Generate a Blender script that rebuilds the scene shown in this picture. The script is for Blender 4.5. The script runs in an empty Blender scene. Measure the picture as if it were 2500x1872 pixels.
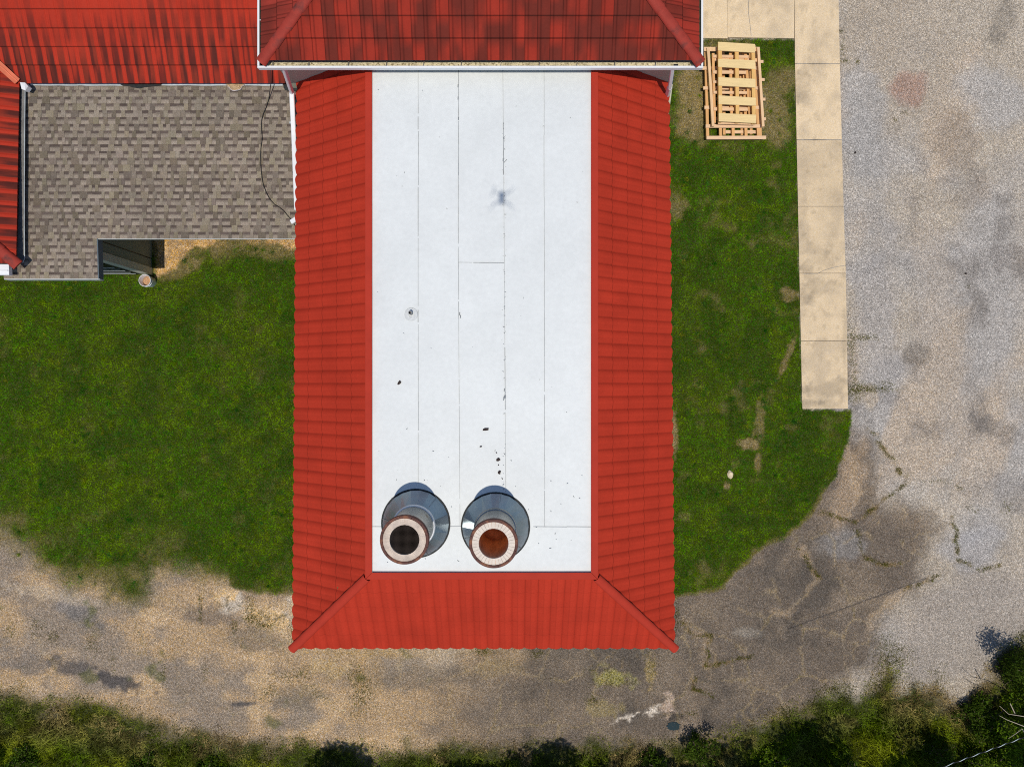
import bpy, math, random
import numpy as np
from mathutils import Vector, Matrix

# ------------------------------------------------------------------ camera, world, sun
H = 18.7            # height of the camera above the ground (m)
F = 1734.0          # focal length in photo pixels (photo 2500 x 1872)
CX, CY = 1250.0, 936.0
scene = bpy.context.scene
COL = scene.collection
cam_d = bpy.data.cameras.new("camera")
cam_d.sensor_fit = 'HORIZONTAL'
cam_d.sensor_width = 36.0
cam_d.lens = 36.0 * F / 2500.0
cam_d.clip_start = 0.05
cam_d.clip_end = 2000
cam = bpy.data.objects.new("camera", cam_d)
cam.location = (0, 0, H)
cam.rotation_euler = (0, 0, 0)
COL.objects.link(cam)
scene.camera = cam

# the sun: the drone's own shadow gives the direction
to_sun = Vector((25.0, -449.0, 1734.0)).normalized()
elev = math.asin(to_sun.z)
azim = math.atan2(to_sun.x, to_sun.y)          # from +Y towards +X
world = bpy.data.worlds.new("World")
scene.world = world
world.use_nodes = True
wn = world.node_tree
wn.nodes.clear()
sky = wn.nodes.new('ShaderNodeTexSky')
sky.sky_type = 'NISHITA'
sky.sun_disc = False
sky.sun_elevation = elev
sky.sun_rotation = azim
sky.air_density = 1.0
sky.dust_density = 0.3
sky.ozone_density = 2.5
bg = wn.nodes.new('ShaderNodeBackground')
bg.inputs['Strength'].default_value = 0.095
wo = wn.nodes.new('ShaderNodeOutputWorld')
wn.links.new(sky.outputs[0], bg.inputs[0])
wn.links.new(bg.outputs[0], wo.inputs[0])
sun_d = bpy.data.lights.new("sun", 'SUN')
sun_d.energy = 3.05
sun_d.angle = math.radians(0.53)
sun_d.color = (1.0, 0.935, 0.83)
sun = bpy.data.objects.new("sun", sun_d)
sun.rotation_euler = to_sun.to_track_quat('Z', 'Y').to_euler()
COL.objects.link(sun)
vs = scene.view_settings
vs.view_transform = 'Standard'
vs.look = 'None'
vs.exposure = 0.0
vs.gamma = 1.0
scene.cycles.use_denoising = False        # keep the fine grain of grass and gravel
scene.cycles.pixel_filter_type = 'BLACKMAN_HARRIS'
scene.cycles.filter_width = 1.05
scene.cycles.sample_clamp_indirect = 4.0

rng = np.random.default_rng(7)
random.seed(7)

# ------------------------------------------------------------------ helpers
def P(px, py, z=0.0):
    k = (H - z) / F
    return Vector(((px - CX) * k, (CY - py) * k, z))

def U(x): return CX + np.asarray(x) * F / H        # ground metres -> photo-scale units on the ground
def V(y): return CY - np.asarray(y) * F / H

def hash2(ix, iy, seed=0):
    n = (ix.astype(np.int64) * 374761393 + iy.astype(np.int64) * 668265263 + seed * 1442695041) & 0xFFFFFFFF
    n = ((n ^ (n >> 13)) * 1274126177) & 0xFFFFFFFF
    n = n ^ (n >> 16)
    return (n & 0xFFFF) / 65535.0

def vnoise(x, y, seed=0):
    x = np.asarray(x, float); y = np.asarray(y, float)
    ix = np.floor(x); iy = np.floor(y)
    fx = x - ix; fy = y - iy
    fx = fx * fx * (3 - 2 * fx); fy = fy * fy * (3 - 2 * fy)
    a = hash2(ix, iy, seed); b = hash2(ix + 1, iy, seed)
    c = hash2(ix, iy + 1, seed); d = hash2(ix + 1, iy + 1, seed)
    return (a * (1 - fx) + b * fx) * (1 - fy) + (c * (1 - fx) + d * fx) * fy

def fbm(x, y, sc, seed=0, octv=4, gain=0.5):
    x = np.asarray(x, float) / sc; y = np.asarray(y, float) / sc
    t = 0; a = 1; tot = 0
    for i in range(octv):
        t = t + a * vnoise(x + 17.3 * i, y - 9.1 * i, seed + i * 13)
        tot += a; a *= gain
        x = x * 2.03; y = y * 2.03
    return t / tot

def sst(a, b, x):
    t = np.clip((x - a) / (b - a), 0, 1)
    return t * t * (3 - 2 * t)

def sdf(u, v, poly):
    """signed distance, positive inside"""
    d2 = np.full(u.shape, 1e18); inside = np.zeros(u.shape, bool)
    n = len(poly)
    for i in range(n):
        ax, ay = poly[i]; bx, by = poly[(i + 1) % n]
        ex, ey = bx - ax, by - ay
        wx, wy = u - ax, v - ay
        t = np.clip((wx * ex + wy * ey) / (ex * ex + ey * ey + 1e-9), 0, 1)
        d2 = np.minimum(d2, (wx - ex * t) ** 2 + (wy - ey * t) ** 2)
        c = ((ay > v) != (by > v)) & (u < (bx - ax) * (v - ay) / (by - ay + 1e-12) + ax)
        inside ^= c
    return np.where(inside, 1, -1) * np.sqrt(d2)

def pdist(u, v, pts):
    d2 = np.full(u.shape, 1e18)
    for (ax, ay), (bx, by) in zip(pts[:-1], pts[1:]):
        ex, ey = bx - ax, by - ay
        wx, wy = u - ax, v - ay
        t = np.clip((wx * ex + wy * ey) / (ex * ex + ey * ey + 1e-9), 0, 1)
        d2 = np.minimum(d2, (wx - ex * t) ** 2 + (wy - ey * t) ** 2)
    return np.sqrt(d2)

def blob(u, v, cx, cy, rx, ry, ang=0, seed=0, rough=0.5):
    a = math.radians(ang); c, s = math.cos(a), math.sin(a)
    du, dv = u - cx, v - cy
    x = (du * c + dv * s) / rx; y = (-du * s + dv * c) / ry
    n = fbm(u, v, max(min(rx, ry) * 0.8, 6), seed + int(cx) % 97)
    d = np.sqrt(x * x + y * y) + (n - 0.5) * 2 * rough
    return 1 - sst(0.55, 1.15, d)

# ---- objects
def link(o, parent=None):
    COL.objects.link(o)
    if parent is not None:
        o.parent = parent
    return o

def tag(o, label=None, cat=None, group=None, kind=None):
    if label: o['label'] = label
    if cat: o['category'] = cat
    if group: o['group'] = group
    if kind: o['kind'] = kind
    return o

def empty(name, loc, label, cat, group=None):
    o = bpy.data.objects.new(name, None)
    o.location = loc
    o.empty_display_size = 0.2
    COL.objects.link(o)
    return tag(o, label, cat, group)

def mesh_np(name, verts, faces, mat, parent=None, cols=None, smooth=False, origin=None):
    """verts (N,3); faces (M,k) int array or list of lists; world coordinates"""
    verts = np.asarray(verts, dtype=np.float32)
    if parent is not None and origin is None:
        origin = np.array(total_loc(parent), dtype=np.float32)
    if origin is not None:
        verts = verts - np.asarray(origin, dtype=np.float32)
    me = bpy.data.meshes.new(name)
    if isinstance(faces, np.ndarray):
        m, k = faces.shape
        me.vertices.add(len(verts)); me.vertices.foreach_set('co', verts.ravel())
        me.loops.add(m * k); me.loops.foreach_set('vertex_index', faces.astype(np.int32).ravel())
        me.polygons.add(m)
        me.polygons.foreach_set('loop_start', (np.arange(m) * k).astype(np.int32))
        me.update(calc_edges=True)
    else:
        me.from_pydata([tuple(map(float, v)) for v in verts], [], faces)
        me.update()
    if cols is not None:
        at = me.color_attributes.new('Col', 'FLOAT_COLOR', 'POINT')
        c4 = np.ones((len(verts), 4), dtype=np.float32); c4[:, :3] = cols
        at.data.foreach_set('color', c4.ravel())
    if smooth:
        me.polygons.foreach_set('use_smooth', np.ones(len(me.polygons), dtype=bool))
    me.materials.append(mat)
    me.validate()
    o = bpy.data.objects.new(name, me)
    if origin is not None and parent is None:
        o.location = origin
    return link(o, parent)

def total_loc(o):
    v = Vector((0, 0, 0))
    while o is not None:
        v = v + o.location
        o = o.parent
    return v

class MB:
    """collects shapes into ONE mesh"""
    def __init__(s): s.v = []; s.f = []
    def add(s, vs_, fs):
        n = len(s.v); s.v += [tuple(p) for p in vs_]; s.f += [[i + n for i in f] for f in fs]
        return s
    def slab(s, pts, th, up=Vector((0, 0, 1))):
        """pts: top outline (ccw seen from above), extruded down by th"""
        n = len(pts); pts = [Vector(p) for p in pts]
        a = sum(((pts[i].x * pts[(i + 1) % n].y - pts[(i + 1) % n].x * pts[i].y) for i in range(n)))
        if a < 0: pts = pts[::-1]
        lo = [p - up * th for p in pts]
        f = [list(range(n)), list(range(2 * n - 1, n - 1, -1))]
        for i in range(n):
            j = (i + 1) % n
            f.append([i, i + n, j + n, j])
        return s.add(pts + lo, f)
    def box(s, x0, x1, y0, y1, z0, z1):
        return s.slab([(x0, y0, z1), (x1, y0, z1), (x1, y1, z1), (x0, y1, z1)], z1 - z0)
    def bar(s, a, b, w, h, upv=Vector((0, 0, 1))):
        """rectangular bar from a to b; w across, h along upv, centred"""
        a = Vector(a); b = Vector(b); d = (b - a).normalized()
        x = d.cross(upv).normalized() * w / 2; y = x.normalized().cross(d).normalized() * h / 2
        q = [a - x - y, a + x - y, a + x + y, a - x + y, b - x - y, b + x - y, b + x + y, b - x + y]
        return s.add(q, [[3, 2, 1, 0], [4, 5, 6, 7], [0, 1, 5, 4], [1, 2, 6, 5], [2, 3, 7, 6], [3, 0, 4, 7]])
    def tube(s, pts, rs, n=8, cap=True):
        pts = [Vector(p) for p in pts]
        if not isinstance(rs, (list, tuple)): rs = [rs] * len(pts)
        rings = []; ref = Vector((0.13, 0.21, 1)).normalized()
        for i, p in enumerate(pts):
            d = (pts[min(i + 1, len(pts) - 1)] - pts[max(i - 1, 0)]).normalized()
            if abs(d.dot(ref)) > 0.97: ref = Vector((1, 0.1, 0)).normalized()
            x = d.cross(ref).normalized(); y = x.cross(d)
            rings.append([p + (x * math.cos(2 * math.pi * k / n) + y * math.sin(2 * math.pi * k / n)) * rs[i] for k in range(n)])
        vs_ = [q for r in rings for q in r]; f = []
        for i in range(len(rings) - 1):
            for k in range(n):
                a = i * n + k; b = i * n + (k + 1) % n
                f.append([a, b, b + n, a + n])
        if cap:
            f.append(list(range(n))[::-1]); f.append([len(vs_) - n + k for k in range(n)])
        return s.add(vs_, f)
    def lathe(s, c, prof, n=64, close=False):
        """prof: list of (r, z); revolve round vertical axis through c"""
        c = Vector(c); vs_ = []; f = []
        for r, z in prof:
            for k in range(n):
                a = 2 * math.pi * k / n
                vs_.append(c + Vector((r * math.cos(a), r * math.sin(a), z)))
        m = len(prof)
        for i in range(m - 1 + (1 if close else 0)):
            i2 = (i + 1) % m
            for k in range(n):
                k2 = (k + 1) % n
                f.append([i * n + k, i * n + k2, i2 * n + k2, i2 * n + k])
        return s.add(vs_, f)
    def build(s, name, mat, parent=None, smooth=False, origin=None):
        o = mesh_np(name, np.array(s.v), s.f, mat, parent, smooth=smooth, origin=origin)
        return o

def auto_smooth(o, deg=35):
    me = o.data
    me.polygons.foreach_set('use_smooth', np.ones(len(me.polygons), dtype=bool))
    try:
        me.set_sharp_from_angle(angle=math.radians(deg))
    except Exception:
        pass
    return o

def bevel(o, w=0.004):
    m = o.modifiers.new('bevel', 'BEVEL'); m.width = w; m.segments = 1; m.limit_method = 'ANGLE'
    return o

# ---- materials
def newmat(name):
    m = bpy.data.materials.new(name); m.use_nodes = True
    nt = m.node_tree; nt.nodes.clear()
    out = nt.nodes.new('ShaderNodeOutputMaterial'); b = nt.nodes.new('ShaderNodeBsdfPrincipled')
    nt.links.new(b.outputs[0], out.inputs[0])
    return m, nt, b

def mat(name, color=None, rough=0.8, metal=0.0, noises=((6, 0.12), (60, 0.12)), bumps=((80, 0.1, 0.004),),
        grain=None, spec=0.3, stretch=None, rust=None, trans=0.0):
    """colour from attribute Col when color is None; noises: (scale, amount) brightness variations"""
    m, nt, b = newmat(name)
    N = nt.nodes; L = nt.links
    geo = N.new('ShaderNodeNewGeometry')
    src = geo.outputs['Position']
    if stretch:
        mp = N.new('ShaderNodeMapping'); mp.inputs['Scale'].default_value = stretch
        L.new(src, mp.inputs[0]); src = mp.outputs[0]
    if color is None:
        at = N.new('ShaderNodeAttribute'); at.attribute_name = 'Col'; cs = at.outputs['Color']
    else:
        rgb = N.new('ShaderNodeRGB'); rgb.outputs[0].default_value = (*color, 1); cs = rgb.outputs[0]
    fac = None
    def mulfac(x):
        nonlocal fac
        if fac is None: fac = x
        else:
            mm = N.new('ShaderNodeMath'); mm.operation = 'MULTIPLY'
            L.new(fac, mm.inputs[0]); L.new(x, mm.inputs[1]); fac = mm.outputs[0]
    for sc, am in noises:
        nz = N.new('ShaderNodeTexNoise'); nz.inputs['Scale'].default_value = sc
        nz.inputs['Detail'].default_value = 3; L.new(src, nz.inputs['Vector'])
        mr = N.new('ShaderNodeMapRange'); mr.inputs['From Min'].default_value = 0.25; mr.inputs['From Max'].default_value = 0.75
        mr.inputs['To Min'].default_value = 1 - am; mr.inputs['To Max'].default_value = 1 + am
        L.new(nz.outputs[0], mr.inputs[0]); mulfac(mr.outputs[0])
    hgt = None
    if grain:
        for sc, am in grain:
            vo = N.new('ShaderNodeTexVoronoi'); vo.inputs['Scale'].default_value = sc; L.new(src, vo.inputs['Vector'])
            sp = N.new('ShaderNodeSeparateColor'); L.new(vo.outputs['Color'], sp.inputs[0])
            pw = N.new('ShaderNodeMath'); pw.operation = 'POWER'; pw.inputs[1].default_value = 1.6
            L.new(sp.outputs[0], pw.inputs[0])
            mr = N.new('ShaderNodeMapRange'); mr.inputs['To Min'].default_value = 1 - am * 0.77; mr.inputs['To Max'].default_value = 1 + am * 1.23
            L.new(pw.outputs[0], mr.inputs[0]); mulfac(mr.outputs[0])
            hgt = vo.outputs['Distance'] if hgt is None else hgt
            # hue shift per grain
            hs = N.new('ShaderNodeHueSaturation'); mh = N.new('ShaderNodeMapRange')
            mh.inputs['To Min'].default_value = 0.75; mh.inputs['To Max'].default_value = 1.22
            L.new(sp.outputs[1], mh.inputs[0]); L.new(mh.outputs[0], hs.inputs['Saturation']); L.new(cs, hs.inputs['Color']); cs = hs.outputs[0]
    if fac is not None:
        vm = N.new('ShaderNodeVectorMath'); vm.operation = 'SCALE'
        L.new(cs, vm.inputs[0]); L.new(fac, vm.inputs['Scale']); cs = vm.outputs[0]
    if rust:
        rc, rs_, r0, r1 = rust
        nz = N.new('ShaderNodeTexNoise'); nz.inputs['Scale'].default_value = rs_; nz.inputs['Detail'].default_value = 6; L.new(src, nz.inputs['Vector'])
        mr = N.new('ShaderNodeMapRange'); mr.inputs['From Min'].default_value = r0; mr.inputs['From Max'].default_value = r1; L.new(nz.outputs[0], mr.inputs[0])
        mx = N.new('ShaderNodeMix'); mx.data_type = 'RGBA'; L.new(mr.outputs[0], mx.inputs[0]); L.new(cs, mx.inputs[6]); mx.inputs[7].default_value = (*rc, 1)
        cs = mx.outputs[2]
    L.new(cs, b.inputs['Base Color'])
    b.inputs['Roughness'].default_value = rough
    b.inputs['Metallic'].default_value = metal
    b.inputs['Specular IOR Level'].default_value = spec
    prev = None
    if hgt is not None:
        bp = N.new('ShaderNodeBump'); bp.inputs['Strength'].default_value = 0.6; bp.inputs['Distance'].default_value = 0.012
        bp.invert = True
        L.new(hgt, bp.inputs['Height']); prev = bp
    for sc, st, di in bumps:
        nz = N.new('ShaderNodeTexNoise'); nz.inputs['Scale'].default_value = sc; nz.inputs['Detail'].default_value = 4; L.new(src, nz.inputs['Vector'])
        bp = N.new('ShaderNodeBump'); bp.inputs['Strength'].default_value = st; bp.inputs['Distance'].default_value = di
        L.new(nz.outputs[0], bp.inputs['Height'])
        if prev: L.new(prev.outputs[0], bp.inputs['Normal'])
        prev = bp
    if prev: L.new(prev.outputs[0], b.inputs['Normal'])
    if trans > 0:
        tr = N.new('ShaderNodeBsdfTranslucent'); L.new(cs, tr.inputs[0])
        ms = N.new('ShaderNodeMixShader'); ms.inputs[0].default_value = trans
        out = [n for n in N if n.type == 'OUTPUT_MATERIAL'][0]
        L.new(b.outputs[0], ms.inputs[1]); L.new(tr.outputs[0], ms.inputs[2]); L.new(ms.outputs[0], out.inputs[0])
    return m

M = {}
M['ground'] = mat('ground_material', None, 0.95, noises=((1.3, 0.1), (14, 0.10)), grain=((95, 0.64), (42, 0.26)), bumps=((7, 0.3, 0.03),), spec=0.1)
M['blade'] = mat('grass_blade', None, 0.9, noises=(), bumps=(), spec=0.0, trans=0.25)
M['leaf'] = mat('leaf', None, 0.6, noises=(), bumps=(), spec=0.04, trans=0.3)
M['red_tile'] = mat('red_tile', None, 0.75, noises=((2.0, 0.06), (25, 0.06), (150, 0.12)), bumps=((160, 0.35, 0.004),), spec=0.12)
M['trim_red'] = mat('red_trim', (0.42, 0.034, 0.016), 0.85, noises=((3, 0.08), (60, 0.06)), bumps=((30, 0.1, 0.003),))
M['membrane'] = mat('white_membrane', (0.695, 0.72, 0.715), 0.52, noises=((0.5, 0.05), (2.5, 0.025), (12, 0.035), (90, 0.03)), bumps=((11, 0.22, 0.01), (60, 0.15, 0.003)), spec=0.3)
M['seam'] = mat('seam_dirt', (0.20, 0.22, 0.24), 0.9, noises=((8, 0.5),))
M['shingle'] = mat('shingle', None, 0.95, noises=((1.2, 0.06), (25, 0.08)), grain=((160, 0.35),), bumps=(), spec=0.1)
M['concrete'] = mat('concrete', None, 0.9, noises=((3, 0.05), (25, 0.06)), grain=((120, 0.16),), bumps=((60, 0.25, 0.004),), spec=0.2)
M['white_paint'] = mat('white_paint', (0.80, 0.81, 0.82), 0.35, noises=((8, 0.03),), bumps=())
M['white_fascia'] = mat('grey_fascia', (0.50, 0.53, 0.52), 0.5, noises=((8, 0.08),), bumps=())
M['dark_fascia'] = mat('dark_fascia', (0.10, 0.13, 0.15), 0.5, noises=((8, 0.1),), bumps=())
M['cream_wall'] = mat('cream_wall', (0.50, 0.48, 0.36), 0.85, noises=((3, 0.06), (40, 0.05)))
M['shaded_wall'] = mat('shaded_wall', (0.26, 0.27, 0.21), 0.85, noises=((3, 0.06), (40, 0.05)))  # cream wall with its shade put into this darker base colour
M['gutter_dirt'] = mat('gutter_dirt', (0.62, 0.54, 0.34), 0.9, noises=((7, 0.30), (45, 0.3)), bumps=((40, 0.5, 0.01),), rust=((0.25, 0.2, 0.1), 22, 0.5, 0.62))
M['gutter_dark'] = mat('gutter_dark', (0.03, 0.04, 0.02), 0.6, noises=((20, 0.3),))
M['black'] = mat('black_rubber', (0.012, 0.012, 0.012), 0.6, noises=((20, 0.2),))
M['tar'] = mat('tar', (0.025, 0.027, 0.027), 0.7, noises=((15, 0.4),), bumps=((50, 0.5, 0.01),))
M['lead'] = mat('dark_flashing', (0.17, 0.165, 0.155), 0.6, metal=0.0, noises=((5, 0.3), (30, 0.2)), bumps=((12, 0.4, 0.01),))
M['light_flash'] = mat('pale_flashing', (0.50, 0.56, 0.58), 0.45, metal=0.2, noises=((5, 0.25),), bumps=((20, 0.3, 0.006),))
M['valley'] = mat('valley_metal', (0.66, 0.17, 0.085), 0.4, metal=0.1, noises=((6, 0.12),), bumps=())
M['galv'] = mat('galvanised_steel', (0.38, 0.42, 0.44), 0.30, metal=1.0, noises=((3, 0.12), (30, 0.06)), bumps=((3, 0.12, 0.02),))
M['galv_dull'] = mat('dull_steel', (0.40, 0.40, 0.38), 0.36, metal=1.0, noises=((4, 0.15), (30, 0.08)), bumps=((4, 0.1, 0.02),), rust=((0.25, 0.17, 0.10), 7, 0.62, 0.75))
M['rust_rim'] = mat('rusty_rim', (0.115, 0.045, 0.035), 0.7, noises=((9, 0.3), (60, 0.2)), bumps=((50, 0.4, 0.004),), rust=((0.25, 0.10, 0.05), 9, 0.5, 0.7))
M['refractory'] = mat('refractory', (0.72, 0.63, 0.54), 0.9, noises=((9, 0.08), (60, 0.1)), bumps=((60, 0.4, 0.004),))
M['refractory_pink'] = mat('refractory_dusty', (0.88, 0.74, 0.62), 0.9, noises=((9, 0.12), (60, 0.1)), bumps=((60, 0.4, 0.004),))
M['liner_dark'] = mat('sooty_liner', (0.05, 0.045, 0.04), 0.9, noises=((9, 0.4),))
M['liner_rust'] = mat('rusty_liner', (0.78, 0.44, 0.25), 0.85, noises=((9, 0.3),), stretch=(1, 1, 0.15), rust=((0.35, 0.12, 0.05), 6, 0.45, 0.8))
M['wire'] = mat('wire', (0.07, 0.05, 0.04), 0.6, metal=0.4, noises=(), bumps=())
M['pine'] = mat('pine_top', (0.80, 0.60, 0.30), 0.7, noises=((3, 0.08), (40, 0.12)), stretch=(1.0, 9.0, 1.0), bumps=(), rust=((0.42, 0.24, 0.09), 9, 0.66, 0.72))
M['pine2'] = mat('pine_beam', (0.70, 0.40, 0.17), 0.75, noises=((3, 0.12), (40, 0.12)), stretch=(9.0, 1.0, 1.0), bumps=())
M['pine3'] = mat('pine_pale', (0.78, 0.53, 0.31), 0.75, noises=((3, 0.12), (40, 0.1)), stretch=(9.0, 1.0, 1.0), bumps=())
M['pine4'] = mat('pine_pale_cross', (0.76, 0.52, 0.32), 0.75, noises=((3, 0.12), (40, 0.1)), stretch=(1.0, 9.0, 1.0), bumps=())
M['sand'] = mat('wet_sand', (0.52, 0.30, 0.16), 0.95, noises=((20, 0.2),), grain=((120, 0.4),), bumps=((30, 0.5, 0.01),))
M['straw'] = mat('straw', (0.52, 0.36, 0.20), 0.9, noises=((20, 0.4), (80, 0.4)), bumps=((60, 1, 0.02),))
M['bark'] = mat('bark', (0.16, 0.12, 0.09), 0.9, noises=((10, 0.3), (50, 0.2)), bumps=((40, 0.6, 0.01),))
M['twig'] = mat('twig', (0.42, 0.36, 0.28), 0.9, noises=((10, 0.2),), bumps=())
M['chip'] = mat('tar_chip', (0.035, 0.022, 0.02), 0.8, noises=((30, 0.3),), bumps=((60, 0.5, 0.003),))
M['stone'] = mat('pale_stone', (0.70, 0.58, 0.40), 0.9, noises=((12, 0.2), (60, 0.2)), bumps=((25, 0.6, 0.02),))
M['drone'] = mat('drone_grey', (0.25, 0.26, 0.27), 0.5, noises=((8, 0.05),), bumps=())
M['cable_pale'] = mat('pale_strand', (0.62, 0.72, 0.74), 0.4, noises=((8, 0.05),), bumps=())
M['brown_wall'] = mat('brown_wall', (0.22, 0.17, 0.12), 0.8, noises=((4, 0.1),))

exec_sections = []
# ================================================================== GROUND
LAWN_L = [(-700, 560), (370, 560), (384, 672), (410, 660), (440, 630), (470, 604), (540, 590), (640, 590), (690, 604), (740, 600), (760, 800), (760, 1456), (700, 1452), (632, 1449), (568, 1434), (522, 1418), (493, 1415), (447, 1400), (390, 1404),
          (377, 1450), (357, 1484), (290, 1474), (261, 1477), (241, 1452), (169, 1443), (121, 1411), (80, 1400), (48, 1355), (0, 1325), (-100, 1290), (-700, 1150)]
LAWN_R = [(1560, 96), (1941, 96), (1950, 500), (1959, 1000), (2076, 1000), (2080, 1035), (2062, 1090), (2038, 1160), (2012, 1208), (1985, 1250), (1950, 1290),
          (1920, 1312), (1880, 1330), (1845, 1345), (1830, 1372), (1792, 1400), (1768, 1438), (1720, 1445), (1690, 1452), (1645, 1462), (1560, 1470)]
VERGE = [(-700, 1560), (-200, 1620), (0, 1662), (60, 1685), (120, 1700), (220, 1702), (300, 1722), (380, 1748), (500, 1775), (560, 1792), (650, 1802), (850, 1812),
         (950, 1822), (1100, 1818), (1250, 1808), (1350, 1800), (1450, 1806), (1550, 1802), (1640, 1812), (1720, 1796), (1800, 1765), (1870, 1742), (1950, 1712),
         (2020, 1680), (2060, 1668), (2100, 1690), (2135, 1640), (2160, 1612), (2185, 1618), (2205, 1668), (2280, 1660), (2350, 1700), (2400, 1650), (2440, 1590),
         (2500, 1540), (2700, 1430), (3300, 1200), (3300, 2700), (-700, 2700)]
ASPHALT = [(1600, 1400), (1760, 1440), (1900, 1300), (1990, 1190), (2060, 1060), (2110, 1100), (2130, 1230), (2245, 1280), (2255, 1350), (2230, 1420), (2170, 1474), (2125, 1514), (2110, 1600),
           (2050, 1650), (1900, 1740), (1700, 1860), (1000, 1860), (1000, 1700), (1150, 1600), (1200, 1540), (1500, 1500)]
CRACKS = [
    [(2116, 1038), (2134, 1060), (2159, 1096), (2185, 1129), (2200, 1160), (2212, 1165), (2223, 1152)],
    [(2212, 1175), (2192, 1198), (2159, 1215), (2141, 1236), (2103, 1261)],
    [(1999, 1248), (2037, 1264), (2058, 1271), (2091, 1271)],
    [(2320, 1254), (2332, 1299), (2336, 1368), (2385, 1388), (2438, 1376)],
    [(1665, 1518), (1698, 1551), (1734, 1551), (1722, 1628), (1775, 1620), (1836, 1596)],
    [(2090, 1290), (2100, 1352), (2140, 1378), (2200, 1372)],
    [(1940, 1330), (1956, 1345), (1974, 1376), (1999, 1409)],
    [(2300, 1400), (2260, 1420), (2210, 1440)],
    [(1700, 1650), (1690, 1680), (1740, 1700)],
]
SANDY = [
    [(1954, 1343), (1974, 1376), (1999, 1409), (1954, 1470), (1917, 1502), (1880, 1490)],
    [(2230, 1418), (2170, 1474), (2125, 1514), (2112, 1560)],
    [(1722, 1628), (1722, 1560), (1698, 1540)],
    [(1930, 1596), (1960, 1600), (2000, 1625), (2010, 1650)],
    [(2062, 1085), (2085, 1130), (2095, 1200), (2075, 1260)],
]
def mix(c, rgb, m):
    m = m[..., None]
    return c * (1 - m) + np.array(rgb) * m

def vor_edge(u, v, size, seed=0):
    x = np.asarray(u, float) / size; y = np.asarray(v, float) / size
    ix = np.floor(x); iy = np.floor(y)
    f1 = np.full(x.shape, 9.0); f2 = np.full(x.shape, 9.0)
    for dx in (-1, 0, 1):
        for dy in (-1, 0, 1):
            cx = ix + dx + hash2(ix + dx, iy + dy, seed); cy = iy + dy + hash2(ix + dx, iy + dy, seed + 77)
            d = np.hypot(x - cx, y - cy)
            f2 = np.where(d < f1, f1, np.minimum(f2, d)); f1 = np.minimum(f1, d)
    return (f2 - f1) * size

def crack_field(u, v):
    a, b = wj(u, v, 14, 30, 220)
    e = vor_edge(a, b, 120, 5)
    e2 = vor_edge(a + 400, b, 52, 6)
    brk = sst(0.40, 0.56, fbm(u, v, 70, 222, 3)); brk2 = sst(0.55, 0.68, fbm(u, v, 90, 223, 3))
    return sst(7.5, 1.0, e) * brk, sst(3.6, 0.6, e2) * brk2

def wj(u, v, amp, sc=60, seed=3):
    return u + (fbm(u, v, sc, seed) - 0.5) * 2 * amp, v + (fbm(u, v, sc, seed + 50) - 0.5) * 2 * amp

def lawn_masks(u, v):
    a, b = wj(u, v, 20, 34, 5)
    dl = sdf(a, b, LAWN_L)
    a2, b2 = wj(u, v, 7, 18, 8)
    dr = sdf(a2, b2, LAWN_R)
    # crisp edges against the concrete
    hard = np.minimum(dr * 0 + 1e9, 1e9)
    return dl, dr

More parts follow.
